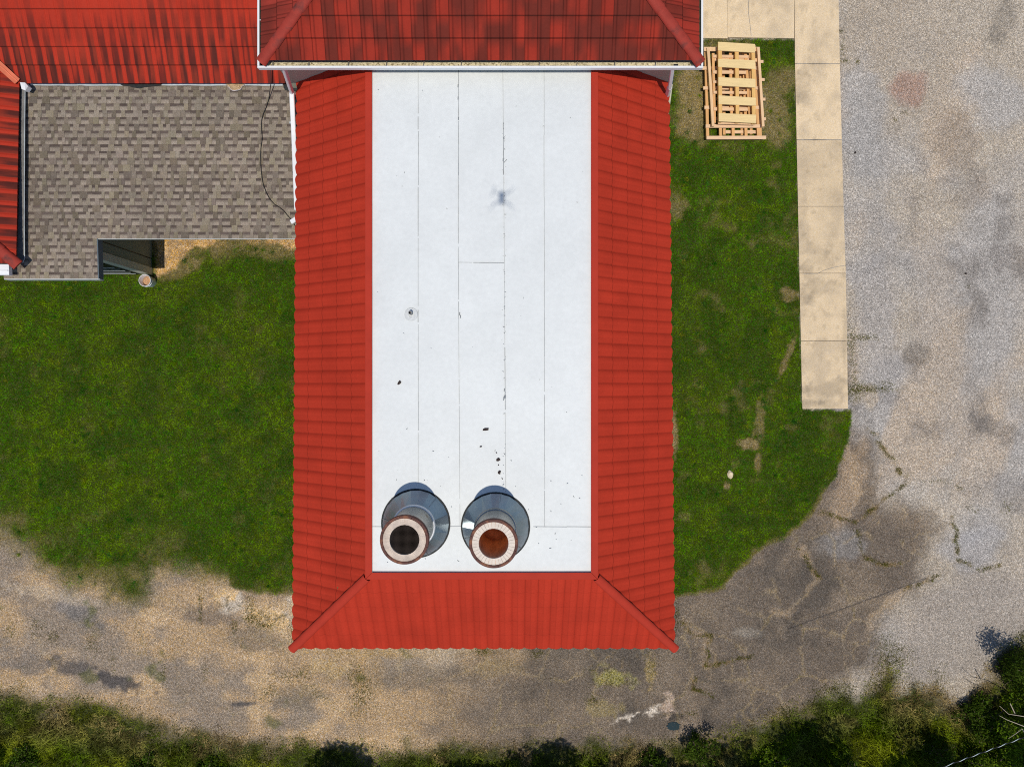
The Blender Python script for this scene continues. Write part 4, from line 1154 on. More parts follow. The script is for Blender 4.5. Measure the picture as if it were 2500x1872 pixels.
# walls of the block
bx0, bx1 = (704 - CX) * (H - 3.6) / F, 3.30
mb = MB(); mb.box(bx0, bx1, Y_WALL, N1 - 0.3, -0.05, ZG - 0.16)
mb.build('wall', M['cream_wall'], block)
mb = MB(); mb.box(GX0 + 0.1, GX1 - 0.1, ey - 0.015, N1 - 0.1, ZG - 0.15, ZG - 0.125); mb.build('soffit', M['cream_wall'], block)
# downspouts
mb = MB()
pts = [P(692, 164, ZG - 0.12), P(712.5, 226, 3.62), P(717.5, 330, 3.40), P(721.5, 435, 3.34), P(724.5, 512, 3.28)]
for a, b in zip(pts[:-1], pts[1:]):
    d = (b - a).normalized(); mb.bar(a - d * 0.01, b + d * 0.012, 0.10, 0.065)
o = mb.build('downspout', M['white_paint'], block); bevel(o, 0.012); o['label'] = 'left white downspout running down over the grey shingles'
mb = MB(); a = P(711, 543, 3.16); b = P(725, 533.5, 3.2); mb.bar(a, b, 0.10, 0.075)
bevel(mb.build('downspout_elbow', M['white_paint'], block), 0.012)
mb = MB(); a = P(707, 299.5, 3.42); b = P(727, 301.5, 3.40); mb.bar(a, b, 0.045, 0.012); mb.build('pipe_strap', M['light_flash'], block)
mb = MB(); pts = [P(1642, 165, ZG - 0.12), P(1634.5, 214, 4.1), P(1627, 240, 3.3)]
for a, b in zip(pts[:-1], pts[1:]): mb.bar(a, b, 0.095, 0.07)
o = mb.build('downspout', M['white_paint'], block); bevel(o, 0.012); o['label'] = 'short right white downspout behind the red eave'

# ================================================================== OLD TILED HOUSE, top left
ZA = 3.37; kA = (H - ZA) / F
house = empty('building', (-9, 8, 0), 'older red tiled house with black streaked tiles meeting in a valley at top left', 'building')
yA = (CY - 204) * kA; xB = (48 - CX) * kA; yB = (CY - 642) * kA
run = 3.6; zr = ZA + PT * run
def streaky(seed, w, rows=0.341):
    def fn(s, b):
        d = b * run
        c = np.zeros((len(s), 3)) + np.array((0.42, 0.034, 0.016))
        ph = s / w; f = ph - np.floor(ph); k = np.floor(ph); row = np.floor(d / rows); fr = d / rows - row
        pan = sst(0.30, 0.40, f) * (1 - sst(0.93, 1.0, f) * 0.3)
        per = hash2(k, np.zeros_like(k), seed)
        n = fbm(s * 6, d * 1.5, 1.0, seed + 3, 4)
        low = sst(1.75, 0.3, d + (fbm(s, d, 1.2, seed + 4) - 0.5) * 1.2 + (per - 0.5) * 0.8)
        grime = pan * low * sst(0.15, 0.7, n * 0.7 + per * 0.3 + 0.15 * (1 - fr))
        c = c * (1 - grime[:, None] * 0.9) + np.array((0.15, 0.026, 0.015)) * grime[:, None] * 0.9
        n2 = fbm(s * 14, d * 2.0, 1.0, seed + 7, 3)
        black = sst(0.46, 0.70, n2 + low * 0.16 - 0.05) * pan * sst(2.0, 0.4, d)
        c = c * (1 - black[:, None] * 0.62) + np.array((0.02, 0.012, 0.012)) * black[:, None] * 0.62
        c *= (0.93 + 0.14 * hash2(np.floor(k / 4 + row * 0.5), row, seed + 1))[:, None]
        return c
    return fn
WA = 0.232; xAe = (698 - CX) * kA
EA = line((-16, yA, ZA), (xAe, yA, ZA), 0); TA = line((-16, yA + run, zr), (xAe, yA + run, zr), 0)
nA = int(round(run / 0.341))
tile_slope('tile_slope', EA, TA, xB - run, xAe, nA, lambda b: xB - run * b, lambda b: xAe, WA, 0.030, 0.028, streaky(21, WA), house, wave=wave_old, eave_out=0.0, label='streaked red slope above the shingle roof', bumpy=0.004)
EB = line((xB - 0.07, yB, ZA), (xB, yA, ZA), 1); TB = line((xB - run, yB, zr), (xB - run, yA, zr), 1)
tile_slope('tile_slope', EB, TB, yB, yA + run, nA, lambda b: yB + run * b, lambda b: yA + run * b, WA * 1.1, 0.030, 0.018, streaky(22, WA * 1.1), house, wave=wave_old, eave_out=0.0, label='streaked red slope at the left edge', bumpy=0.004)
EC = line((xB - 0.07 - 8, yB, ZA), (xB - 0.07, yB, ZA), 0); TC = line((xB - 8, yB + run, zr), (xB - 0.07, yB + run, zr), 0)
tile_slope('tile_slope', EC, TC, xB - 0.07 - 6, xB - 0.07, nA, lambda b: xB - 7, lambda b: xB - 0.07 - run * b, WA, 0.030, 0.028, streaky(23, WA), house, wave=wave_old, eave_out=0.0, bumpy=0.004)
hip_cap(((xB - 0.03, yB - 0.05, ZA + 0.03), (xB - 0.07 - run, yB + run, zr + 0.04)), 0.10, M['old_trim'], house, seg=0.42)
mb = MB()
a = Vector((xB + 0.02, yA - 0.0, ZA + 0.085)); b = Vector((xB - run, yA + run, zr + 0.085)); d = (b - a).normalized(); s = Vector((0.7071, 0.7071, 0))
up = Vector((0, 0, 1))
mb.add([a - s * 0.075 + up * 0.02, a, a + s * 0.075 + up * 0.02, b + s * 0.11 + up * 0.03, b, b - s * 0.11 + up * 0.03], [[0, 1, 4, 5], [1, 2, 3, 4]])
mb.bar(a + up * 0.012, b + up * 0.012, 0.012, 0.02)
mb.build('valley_flashing', M['valley'], house)
mb = MB(); mb.box(-16, xAe - 0.3, yA + 0.3, yA + run, -0.05, ZA - 0.06); mb.box(-16, xB - 0.5, yB + 0.4, yA + run - 0.01, -0.05, ZA - 0.06)
mb.build('wall', M['cream_wall'], house)
mb = MB(); mb.slab([(-12.5, yB - 0.02, ZA - 0.05), (xB - 0.27, yB - 0.02, ZA - 0.05), (xB - 0.27, yB - 0.25, ZA - 0.06), (-12.5, yB - 0.25, ZA - 0.06)], 0.10)
mb.bar((-12.5, yB - 0.16, ZA - 0.03), (xB - 0.28, yB - 0.16, ZA - 0.03), 0.012, 0.02)
mb.build('eave_board', M['white_paint'], house)
# white splash cap where the valley empties
c = P(59, 211, 3.5); mb = MB()
q = [c + Vector(v_) for v_ in ((-0.075, 0.075, 0.02), (0.03, 0.07, 0.015), (0.085, -0.0, 0.0), (0.02, -0.085, -0.01), (-0.055, -0.06, 0.0), (0.045, -0.02, 0.035))]
q2 = [p - Vector((0, 0, 0.12)) for p in q[:5]]
mb.add(q + q2, [[0, 5, 1], [1, 5, 2], [2, 5, 3], [3, 5, 4], [4, 5, 0], [0, 1, 7, 6], [1, 2, 8, 7], [2, 3, 9, 8], [3, 4, 10, 9], [4, 0, 6, 10]])
mb.build('valley_cap', M['white_paint'], house)

# ================================================================== SHINGLED EXTENSION
ext = empty('building', (-8, 4.5, 0), 'low extension with grey brown shingle roof between the red tiled roofs', 'building')
SL = 0.05
ys_main = (CY - 580) * (H - 3.0) / F; 
def zS(y): return 3.03 + SL * (y - 2.3)
ys_low = (CY - 682) * (H - 2.94) / F
yn = (CY - 206) * (H - zS(6.4)) / F
xl_low = (17 - CX) * (H - 2.94) / F; x_alc = (245.5 - CX) * (H - 2.94) / F; x_r = -4.40; xl_main = (52 - CX) * (H - 3.2) / F
def shingles():
    row = 0.1455; Vv = []; Ff = []; Cc = []
    def quad(x0, x1, y0, y1, h0, h1, col):
        n = len(Vv)
        for x, y, h in ((x0, y0, h0), (x1, y0, h0), (x1, y1, h1), (x0, y1, h1)):
            Vv.append((x, y, zS(y) + h)); Cc.append(col)
        Ff.append((n, n + 1, n + 2, n + 3))
    def front(x0, x1, y, h0, h1, col):
        n = len(Vv)
        for x, h in ((x0, h0), (x1, h0), (x1, h1), (x0, h1)):
            Vv.append((x, y, zS(y) + h)); Cc.append(col)
        Ff.append((n, n + 1, n + 2, n + 3))
    y = ys_low; k = 0
    tan = np.array((0.275, 0.228, 0.180)); brown = np.array((0.190, 0.154, 0.124)); dark = np.array((0.115, 0.088, 0.074))
    while y < yn:
        y1 = min(y + row, yn); 
        xa = (xl_low if y < ys_low + 0.95 else xl_main - 0.3); xb = (x_alc if y1 < ys_main + 0.03 else x_r)
        x = xa - random.uniform(0, 0.1); tooth = random.random() < 0.5
        while x < xb:
            w = random.choice((0.07, 0.09, 0.10, 0.11, 0.13, 0.17))
            x0, x1 = max(x, xa), min(x + w, xb)
            if x1 > x0:
                pat = fbm(np.array([x * 1.0]), np.array([y]), 1.3, 700)[0]
                t = random.random()
                if tooth:
                    base = tan * (0.82 + 0.3 * random.random()) if t < 0.55 else brown * (0.85 + 0.35 * random.random())
                    base = base * (0.85 + 0.35 * pat) * np.array((1, 1 + random.uniform(-.02, .03), 1 + random.uniform(-.12, .02)))
                    quad(x0 + 0.0015, x1 - 0.0015, y, y1 + 0.004, 0.013, 0.005, base)
                    front(x0 + 0.0015, x1 - 0.0015, y, 0.0, 0.013, base * 0.5)  # front edge darkened in colour to deepen the tab shadow
                else:
                    base = tan * (0.95 + 0.28 * random.random()) * (0.85 + 0.35 * pat)
                    sp = y + row * random.uniform(0.58, 0.72)
                    dk = dark * (0.9 + 0.5 * random.random())
                    mid = y + row * 0.45
                    quad(x0, x1, y, mid, 0.007, 0.005, base * 1.05)
                    quad(x0, x1, mid, sp, 0.005, 0.004, base * 0.80)
                    quad(x0, x1, sp, y1 + 0.004, 0.004, 0.002, dk)
                    front(x0, x1, y, 0.0, 0.007, base * 0.5)
            x += w; tooth = not tooth if random.random() < 0.88 else tooth
        y += row; k += 1
    return mesh_np('shingle_roof', np.array(Vv), np.array(Ff), M['shingle'], ext, cols=np.array(Cc))
shingles()
mb = MB()
mb.slab([(xl_main - 0.25, ys_low + 0.93, zS(ys_low + 0.93) - 0.004), (x_r, ys_main + 0.02, zS(ys_main) - 0.004), (x_r, yn, zS(yn) - 0.004), (xl_main - 0.25, yn, zS(yn) - 0.004)], 0.12)
mb.slab([(xl_low, ys_low + 0.01, zS(ys_low) - 0.004), (x_alc, ys_low + 0.01, zS(ys_low) - 0.004), (x_alc, ys_main + 0.6, zS(ys_main + .6) - 0.004), (xl_low, ys_low + 0.96, zS(ys_low + 0.96) - 0.004)], 0.12)
mb.build('roof_deck', M['brown_wall'], ext)
mb = MB(); zf = zS(ys_main) + 0.002
mb.bar((x_alc + 0.02, ys_main - 0.006, zf - 0.085), (x_r, ys_main - 0.006, zf - 0.085), 0.022, 0.17)
mb.bar((x_alc + 0.02, ys_main - 0.03, zf - 0.02), (x_r, ys_main - 0.03, zf - 0.02), 0.05, 0.03)
mb.bar((xl_low, ys_low - 0.008, zS(ys_low) - 0.085), (x_alc + 0.03, ys_low - 0.008, zS(ys_low) - 0.085), 0.022, 0.17)
mb.build('fascia', M['white_fascia'], ext)
mb = MB(); mb.bar((x_alc + 0.012, ys_low, zS(ys_low) - 0.08), (x_alc + 0.012, ys_main - 0.03, zS(ys_main) - 0.08), 0.024, 0.18)
o = mb.build('fascia', M['dark_fascia'], ext); o['label'] = 'dark side board of the projecting part'
# walls
xw = (371 - CX) * H / F; yw = (CY - 671) * H / F
mb = MB(); mb.box(xw - 0.15, xw, yw + 0.02, 4.5, -0.05, 2.80); mb.box(-13.5, xw - 0.15, yw + 0.02, yw + 0.17, -0.05, 2.80)
mb.box(xw, x_r, 4.35, 4.5, -0.05, 2.9)
mb.build('wall', M['shaded_wall'], ext)
mb = MB(); mb.bar((xw + 0.012, yw + 0.10, 0.02), (xw + 0.012, yw + 0.10, 2.78), 0.16, 0.024, Vector((1, 0, 0)))
mb.bar((xw - 0.07, yw + 0.008, 0.02), (xw - 0.07, yw + 0.008, 2.78), 0.19, 0.024, Vector((0, 1, 0)))
mb.build('corner_trim', mat('corner_paint', (0.55, 0.53, 0.44), 0.6, noises=((6, .08),)), ext)
mb = MB(); mb.bar((xw + 0.002, yw + 0.42, 0.0), (xw + 0.002, yw + 0.42, 2.7), 0.02, 0.01, Vector((1, 0, 0))); mb.build('wall_joint', M['black'], ext)
# louvred vent in the projecting part's end wall
lv = bpy.data.objects.new('louvre', None); lv.location = Vector((xw - 0.9, yw, 1.0)) - total_loc(ext); link(lv, ext)
mb = MB(); mb.box(xw - 1.5, xw - 0.30, yw + 0.006, yw + 0.014, 0.05, 2.3); mb.build('gap_shade', M['black'], lv)  # black sheet standing in for the shade between the slats
mb = MB()
for i in range(5):
    z = 0.12 + i * 0.25
    mb.add([(xw - 1.48, yw + 0.0, z + 0.05), (xw - 0.34, yw + 0.0, z + 0.05), (xw - 0.34, yw - 0.006, z + .045), (xw - 1.48, yw - 0.006, z + .045),
            (xw - 1.48, yw + 0.0, z + 0.038), (xw - 0.34, yw + 0.0, z + 0.038), (xw - 0.34, yw - 0.006, z + 0.03), (xw - 1.48, yw - 0.006, z + 0.03)],
           [[0, 3, 2, 1], [4, 5, 6, 7], [3, 7, 6, 2], [0, 1, 5, 4], [0, 4, 7, 3], [1, 2, 6, 5]])
mb.build('blades', M['white_fascia'], lv)
# flashings and tar
mb = MB(); zz = zS(yn)
n = 40; top = []; bot = []
for i in range(n + 1):
    px = lerp(74, 690, i / n); w = random.uniform(-0.006, 0.006)
    top.append(P(px, 203.5, zS(6.5) + 0.03)); bot.append(P(px, 209.5, zS(6.4) + 0.025) + Vector((0, w, 0)))
mb.add(top + bot, [[i, i + n + 1, i + n + 2, i + 1] for i in range(n)])
mb.build('wall_flashing', M['light_flash'], ext)
def patch(name, pts, z, mat_, parent, th=0.01, label=None):
    mb = MB(); mb.slab([P(a, b, z) for a, b in pts], th); o = mb.build(name, mat_, parent)
    if label: o['label'] = label
    return o
patch('tar_patch', [(692, 207), (699, 206), (700, 212), (712, 211), (726, 206), (731, 212), (731, 230), (724, 228), (722, 222), (712, 224), (706, 224), (700, 221), (696, 220), (692, 214)], zS(6.3) + 0.035, M['tar'], ext)
patch('tar_patch', [(292, 206), (312, 203), (345, 204), (396, 203), (393, 209), (372, 211), (352, 213), (340, 216), (326, 214), (312, 210), (298, 209)], zS(6.35) + 0.04, M['tar'], ext)
mb = MB(); zz = 3.31
L_ = [P(51, 214, zz), P(50.5, 300, zz), P(50, 380, zz - 0.02), P(47, 470, zz - 0.06), P(44, 560, zz - 0.1), P(42, 636, zz - 0.14), P(46, 643, zz - 0.14)]
R_ = [P(62, 214, zz), P(61, 300, zz), P(60.5, 380, zz - 0.02), P(60, 470, zz - 0.06), P(60, 560, zz - 0.1), P(61, 630, zz - 0.14), P(56, 642, zz - 0.14)]
mb.add(L_ + R_, [[i, i + 7, i + 8, i + 1] for i in range(6)])
mid = [(a * 0.02 + b * 0.98) + Vector((0, 0, 0.004)) for a, b in zip(L_, R_)]
mb.build('side_flashing', M['lead'], ext)
mb = MB(); mb.tube(mid, 0.008, 6); mb.build('sealant_bead', M['light_flash'], ext)
patch('tar_patch', [(17, 648), (27, 650), (27, 661), (17, 660)], zS(2.6) + 0.03, M['lead'], ext)

# cable lying across the shingle roof
pts = [(661, 168, 3.62), (662, 200, 3.50), (656, 243), (650, 262), (643, 278), (639, 292), (638, 304), (640, 339), (637, 360), (636, 378), (636.5, 400), (637.5, 417), (640, 436), (643, 452), (650, 470), (659, 487), (670, 499), (683, 507), (693, 515),
       (700, 524), (708, 533), (714, 543), (722.6, 554), (735, 575)]
q = []
for t in pts:
    if len(t) == 3: q.append(P(*t))
    else:
        yy = (CY - t[1]) * (H - 3.2) / F; q.append(P(t[0], t[1], zS(yy) + 0.025))
mb = MB(); mb.tube(q, 0.009, 6)
tag(mb.build('cable', M['black'], origin=q[10]), 'thin black cable lying loosely down the right side of the shingle roof', 'cable')
# old wasp-nest like straw clump at the eave
c = P(575, 207, zS(6.4) + 0.03)
mb = MB(); prof = []
n = 26; ring0 = []; ring1 = []
for i in range(n + 1):
    a = math.pi + math.pi * i / n
    r = 1 + 0.12 * math.sin(3 * a) + random.uniform(-.05, .05)
    ring0.append(c + Vector((math.cos(a) * 0.215 * r, math.sin(a) * 0.15 * r + 0.03, 0.0)))
    ring1.append(c + Vector((math.cos(a) * 0.17 * r, math.sin(a) * 0.11 * r + 0.03, 0.05)))
mb.add(ring0 + ring1 + [c + Vector((0, 0.03, 0.065))], [[i, i + 1, i + n + 2, i + n + 1] for i in range(n)] + [[i + n + 1, i + n + 2, 2 * n + 2] for i in range(n)])
nest = mb.build('straw_clump', M['straw'], origin=c)
tag(nest, 'half round clump of dry straw lodged under the tiles at the shingle roof top', 'straw clump')
mb = MB()
for i in range(150):
    a = math.pi + random.random() * math.pi; r = random.random() ** 0.5
    p = c + Vector((math.cos(a) * 0.18 * r, math.sin(a) * 0.12 * r + 0.03, 0.06 - 0.03 * r)); an = random.gauss(0.2, 0.5)
    d = Vector((math.cos(an), math.sin(an), random.uniform(-.1, .2))) * random.uniform(0.02, 0.05)
    mb.bar(p - d, p + d, 0.005, 0.004)
mb.build('straws', mat('straw_light', (0.62, 0.46, 0.28), 0.8, noises=((30, .4),)), nest)
mb = MB(); mb.tube([p + Vector((0, 0, 0.012)) for p in ring0], 0.009, 6); mb.build('frayed_edge', mat('frayed', (0.50, 0.46, 0.46), 0.8), nest)

# ================================================================== BUCKET
bc = P(353, 684.5, 0.37); bk = Vector((bc.x, bc.y, 0.01))
bucket = empty('bucket', bk, 'white plastic bucket half full of brown sand by the extension corner', 'bucket')
mb = MB(); mb.lathe(bk, [(0.001, 0.0), (0.128, 0.0), (0.132, 0.01), (0.148, 0.34), (0.143, 0.34), (0.127, 0.02), (0.001, 0.02)], 48)
auto_smooth(mb.build('body', M['white_paint'], bucket), 40)
mb = MB(); mb.lathe(bk, [(0.147, 0.325), (0.156, 0.33), (0.158, 0.355), (0.150, 0.365), (0.143, 0.36), (0.143, 0.335)], 48)
mb.lathe(bk, [(0.1475, 0.27), (0.156, 0.272), (0.156, 0.278), (0.1475, 0.28)], 48)
auto_smooth(mb.build('rim', M['white_paint'], bucket), 40)
sv = [bk + Vector((0.0, 0, 0.20))]; n = 28
for r in (0.05, 0.09, 0.118, 0.133):
    for k in range(n):
        a = 2 * math.pi * k / n
        sv.append(bk + Vector((r * math.cos(a), r * math.sin(a), 0.20 + random.uniform(-.006, .006) - (0.02 if r > 0.12 else 0) + 0.12 * r * math.sin(a + 0.6))))
sf = [[0, 1 + k, 1 + (k + 1) % n] for k in range(n)]
for i in range(3):
    sf += [[1 + i * n + k, 1 + (i + 1) * n + k, 1 + (i + 1) * n + (k + 1) % n, 1 + i * n + (k + 1) % n] for k in range(n)]
mb = MB(); mb.add(sv, sf); mb.build('sand', M['sand'], bucket, smooth=True)
mb = MB(); mb.tube([bk + Vector((0.155 * math.cos(a), 0.155 * math.sin(a), 0.30 - 0.12 * math.sin((a + 0.4) ))) for a in np.linspace(-0.4, math.pi - 0.4, 14)], 0.0025, 6)
mb.build('handle', M['wire'], bucket)

# ================================================================== PALLETS
def qslab(mb, q, z, th):
    mb.slab([P(a, b, z) for a, b in q], th)
def pallet(name, label, z0, beams, boards, matb, matc, bh=0.09, ch=0.03, over=True):
    """beams run up the picture, boards across; over: boards lie on the beams"""
    allp = [P(a, b, z0) for q, *_ in beams for a, b in q]
    c = sum(allp, Vector()) / len(allp); c.z = z0
    root = empty(name, c, label, 'pallet', 'stacked wooden pallets and frames')
    zb = z0 + bh; zc = zb + ch + 0.002 if over else z0 + bh * 0.75
    if not over: zb = zc + bh
    for q, *m_ in beams:
        mb = MB(); qslab(mb, q, zb, bh); bevel(mb.build('beam', m_[0] if m_ else matb, root), 0.003)
    for q, *m_ in boards:
        mb = MB(); qslab(mb, q, zc, ch); bevel(mb.build('board', m_[0] if m_ else matc, root), 0.003)
    return root
def vb(x0, y0, x1, y1, w): return ([(x0, y0), (x0 + w, y0), (x1 + w, y1), (x1, y1)],)
def hb(x0, x1, y, w, dy=0.0): return ([(x0, y), (x1, y + dy), (x1, y + w + dy), (x0, y + w)],)
pallet('pallet', 'small pallet at the very bottom of the stack, poking out right with stub ends', 0.05,
       [vb(1762, 125, 1765, 329, 7), vb(1804, 126, 1808.5, 330, 7), vb(1828, 126, 1831, 328, 6.5)],
       [hb(1742, 1864, 146, 7, 1), hb(1742, 1867, 190, 7, 1), hb(1744, 1869, 238, 7, 1), hb(1745, 1870, 286, 7, 1), hb(1771, 1850, 318, 8, 0)], M['pine2'], M['pine4'], 0.07, 0.025, over=True)
pallet('pallet', 'long low frame under the others with its end crossbar nearest the open lawn', 0.17,
       [vb(1719.5, 119, 1724.5, 338, 7.2), vb(1750, 119, 1756.5, 338, 7), vb(1782, 119, 1787, 338, 7), vb(1812, 119, 1818.5, 338, 7), vb(1838, 119, 1849, 338, 11.5)],
       [hb(1713.5, 1851, 162, 8.5, 0), hb(1717, 1855, 211, 8, 0), hb(1720, 1858, 258.5, 8, 0), hb(1723, 1861, 303.5, 8.5, 0), hb(1725, 1870.5, 332, 8.5, -0.5)], M['pine2'], M['pine4'], 0.08, 0.03, over=True)
pallet('pallet', 'narrow long frame of two slanting rails with a board across its far end', 0.295,
       [vb(1726, 116, 1738, 308, 6.6), vb(1848.5, 115, 1860.5, 309, 6.4)],
       [hb(1718.5, 1855, 115, 10, 0), hb(1742, 1850, 141, 8, 2)], M['pine3'], M['pine3'], 0.075, 0.03, over=False)
pallet('pallet', 'inner frame of short rails seen through the gaps of the top pallet', 0.30,
       [vb(1738, 130, 1741.5, 300, 6.5), vb(1780, 130, 1783.5, 300, 6.5), vb(1817, 131, 1829, 300, 7)],
       [hb(1741, 1828, 134, 7, 1), hb(1741, 1822, 172, 8, 1), hb(1741, 1823, 197, 6, 1), hb(1742, 1824, 222, 7, 1), hb(1743, 1826, 262, 8, 1)], M['pine2'], M['pine4'], 0.07, 0.025, over=True)
top = pallet('pallet', 'topmost yellow pine pallet with five wide deck boards', 0.45,
       [vb(1753.6, 104, 1754.6, 297, 9), vb(1794.5, 106, 1796.5, 299, 9), vb(1834.5, 108, 1836.5, 301, 9)],
       [([(1753, 102.5), (1843.6, 108), (1843.8, 129), (1753.2, 123.6)],), ([(1753.3, 144), (1844, 147.6), (1844.2, 169), (1753.5, 163.5)],),
        ([(1753.8, 188.5), (1844.6, 193), (1844.8, 214.3), (1754, 209.5)],), ([(1754.2, 233), (1845.4, 239), (1845.6, 258.5), (1754.4, 254.3)],),
        ([(1754.6, 276.2), (1846, 280.5), (1846.2, 301), (1754.8, 296.5)],)], mat('pine_stringer', (0.74, 0.45, 0.16), 0.75, noises=((3, 0.12), (30, .1)), stretch=(9, 1, 1), bumps=()), M['pine'], 0.095, 0.028)
mb = MB(); 
for (x0, x1, y, dy) in ((1753, 1844, 296, 4.5),):
    mb.bar(P(x0, y + 3, 0.42), P(x1, y + dy + 1, 0.42), 0.09, 0.024)
for y in (112, 155, 200, 246, 287):
    mb.bar(P(1753.5, y, 0.437), P(1844, y + 4.5, 0.437), 0.09, 0.022)
mb.build('bottom_board', M['pine3'], top)

# ================================================================== SMALL THINGS
def rock(name, px, py, rx, ry, rz, label, matr, ang=0):
    c = P(px, py, 0.02); n = 14; mb = MB(); vs_ = []; f = []
    for j, (h, s) in enumerate(((0, 1), (0.6, 0.93), (1, 0.6))):
        for k in range(n):
            a = 2 * math.pi * k / n; w = s * random.uniform(0.85, 1.1)
            x, y = rx * w * math.cos(a), ry * w * math.sin(a); ca, sa = math.cos(ang), math.sin(ang)
            vs_.append(c + Vector((x * ca - y * sa, x * sa + y * ca, h * rz * random.uniform(.85, 1.1) + (0 if h else -0.02))))
    for j in range(2):
        for k in range(n): f.append([j * n + k, j * n + (k + 1) % n, (j + 1) * n + (k + 1) % n, (j + 1) * n + k])
    f.append([2 * n + k for k in range(n)])
    mb.add(vs_, f); o = mb.build(name, matr, origin=c); return tag(o, label, 'stone')
rock('stone', 1782, 1158, 0.085, 0.12, 0.07, 'pale yellowish stone lying in the right hand lawn', M['stone'], 0.2)
rock('stone', 2088, 373, 0.025, 0.03, 0.03, 'small black stone on the gravel beside the footpath', M['chip'])
rock('stone', 2358, 668, 0.028, 0.02, 0.03, 'small black stone in the middle of the gravel', M['chip'])

# ================================================================== TREES, SHRUBS
def leaves(centers, radii, n, size, cbase, seed=0, up=0.5):
    r = np.random.default_rng(seed)
    centers = np.array(centers); radii = np.array(radii)
    w = radii ** 2; w = w / w.sum()
    k = r.choice(len(centers), n, p=w)
    d = r.normal(size=(n, 3)); d /= np.linalg.norm(d, axis=1)[:, None]
    rad = r.random(n) ** 0.45
    lump = 0.75 + 0.5 * fbm(d[:, 0] * 2 + k * 3.1, d[:, 1] * 2 + d[:, 2], 0.5, seed)
    p = centers[k] + d * (rad * lump)[:, None] * radii[k][:, None] * np.array((1, 1, 0.8))
    nn = r.normal(size=(n, 3)) + np.array((0, 0, up * 2)) + d * 0.6; nn /= np.linalg.norm(nn, axis=1)[:, None]
    t = np.cross(nn, r.normal(size=(n, 3))); t /= np.linalg.norm(t, axis=1)[:, None]
    b = np.cross(nn, t)
    s = size * r.uniform(0.6, 1.3, n)
    v = np.empty((n, 4, 3))
    v[:, 0] = p - t * s[:, None]; v[:, 1] = p + b * s[:, None] * 0.45; v[:, 2] = p + t * s[:, None]; v[:, 3] = p - b * s[:, None] * 0.45
    c = np.array(cbase) * r.uniform(0.5, 1.6, (n, 1)) * (0.75 + 0.5 * r.random((len(centers), 1)))[k]
    c = c * (1 + (r.random((n, 3)) - 0.5) * 0.25)
    return v.reshape(-1, 3), np.arange(n * 4).reshape(n, 4), np.repeat(c[:, None, :], 4, 1).reshape(-1, 3)

def tree(name, x, y, h, crown_r, n, label, cat='tree', size=0.07, col=(0.045, 0.085, 0.012), seed=0, group=None, nclump=14, low=0.35):
    r = random.Random(seed)
    root = empty(name, (x, y, 0), label, cat, group)
    cs = []; rs = []; mb = MB()
    tr = h * 0.016 + 0.02
    mb.tube([(x, y, -0.05), (x + r.uniform(-.1, .1), y, h * 0.3), (x + r.uniform(-.2, .2), y + r.uniform(-.2, .2), h * 0.75)], [tr * 1.4, tr, tr * 0.4], 8)
    for i in range(nclump):
        a = r.uniform(0, 6.28); q = crown_r * r.uniform(0.15, 0.85); z = h * r.uniform(low, 0.92); q *= 1.15 - 0.6 * abs(z / h - 0.55)
        c = Vector((x + math.cos(a) * q, y + math.sin(a) * q, z)); cs.append(tuple(c)); rs.append(crown_r * r.uniform(0.25, 0.48))
        mb.tube([(x, y, z * 0.45), ((x + c.x) / 2, (y + c.y) / 2, z * 0.72), c, c + Vector((math.cos(a), math.sin(a), .2)) * crown_r * 0.3], [tr * 0.5, tr * 0.32, tr * 0.18, 0.004], 5)
    mb.build('trunk' if cat == 'tree' else 'stems', M['bark'], root)
    v, f, c = leaves(cs, rs, n, size, col, seed)
    mesh_np('crown' if cat == 'tree' else 'foliage', v, f, M['leaf'], root, cols=c)
    return root

# trees standing just beyond the lower edge of the frame; their shadows reach into it
tl = [(-14.0, -12.4, 6.0, 2.0), (-7.6, -12.9, 6.5, 1.9), (-4.4, -12.5, 5.6, 1.7), (-1.6, -12.6, 5.8, 1.7), (1.3, -12.5, 5.8, 1.8), (4.2, -11.9, 5.0, 1.6), (7.2, -12.4, 6.0, 1.9), (10.6, -12.4, 6.2, 2.0), (14.2, -11.4, 6.0, 2.2)]
nm = ['first', 'second', 'third', 'fourth', 'fifth', 'sixth', 'seventh', 'eighth', 'ninth']
for i, (x, y, h, cr) in enumerate(tl):
    tree('tree', x, y + (-0.1, -0.05, 0.12, 0.2, 0.22, 0.28, 0.4, 0.45, 0.5)[i], h, cr, 9000, 'leafy green tree behind the verge, %s from the left of the row' % nm[i], 'tree', 0.085, seed=31 + i, group='trees in a row behind the verge', nclump=12)
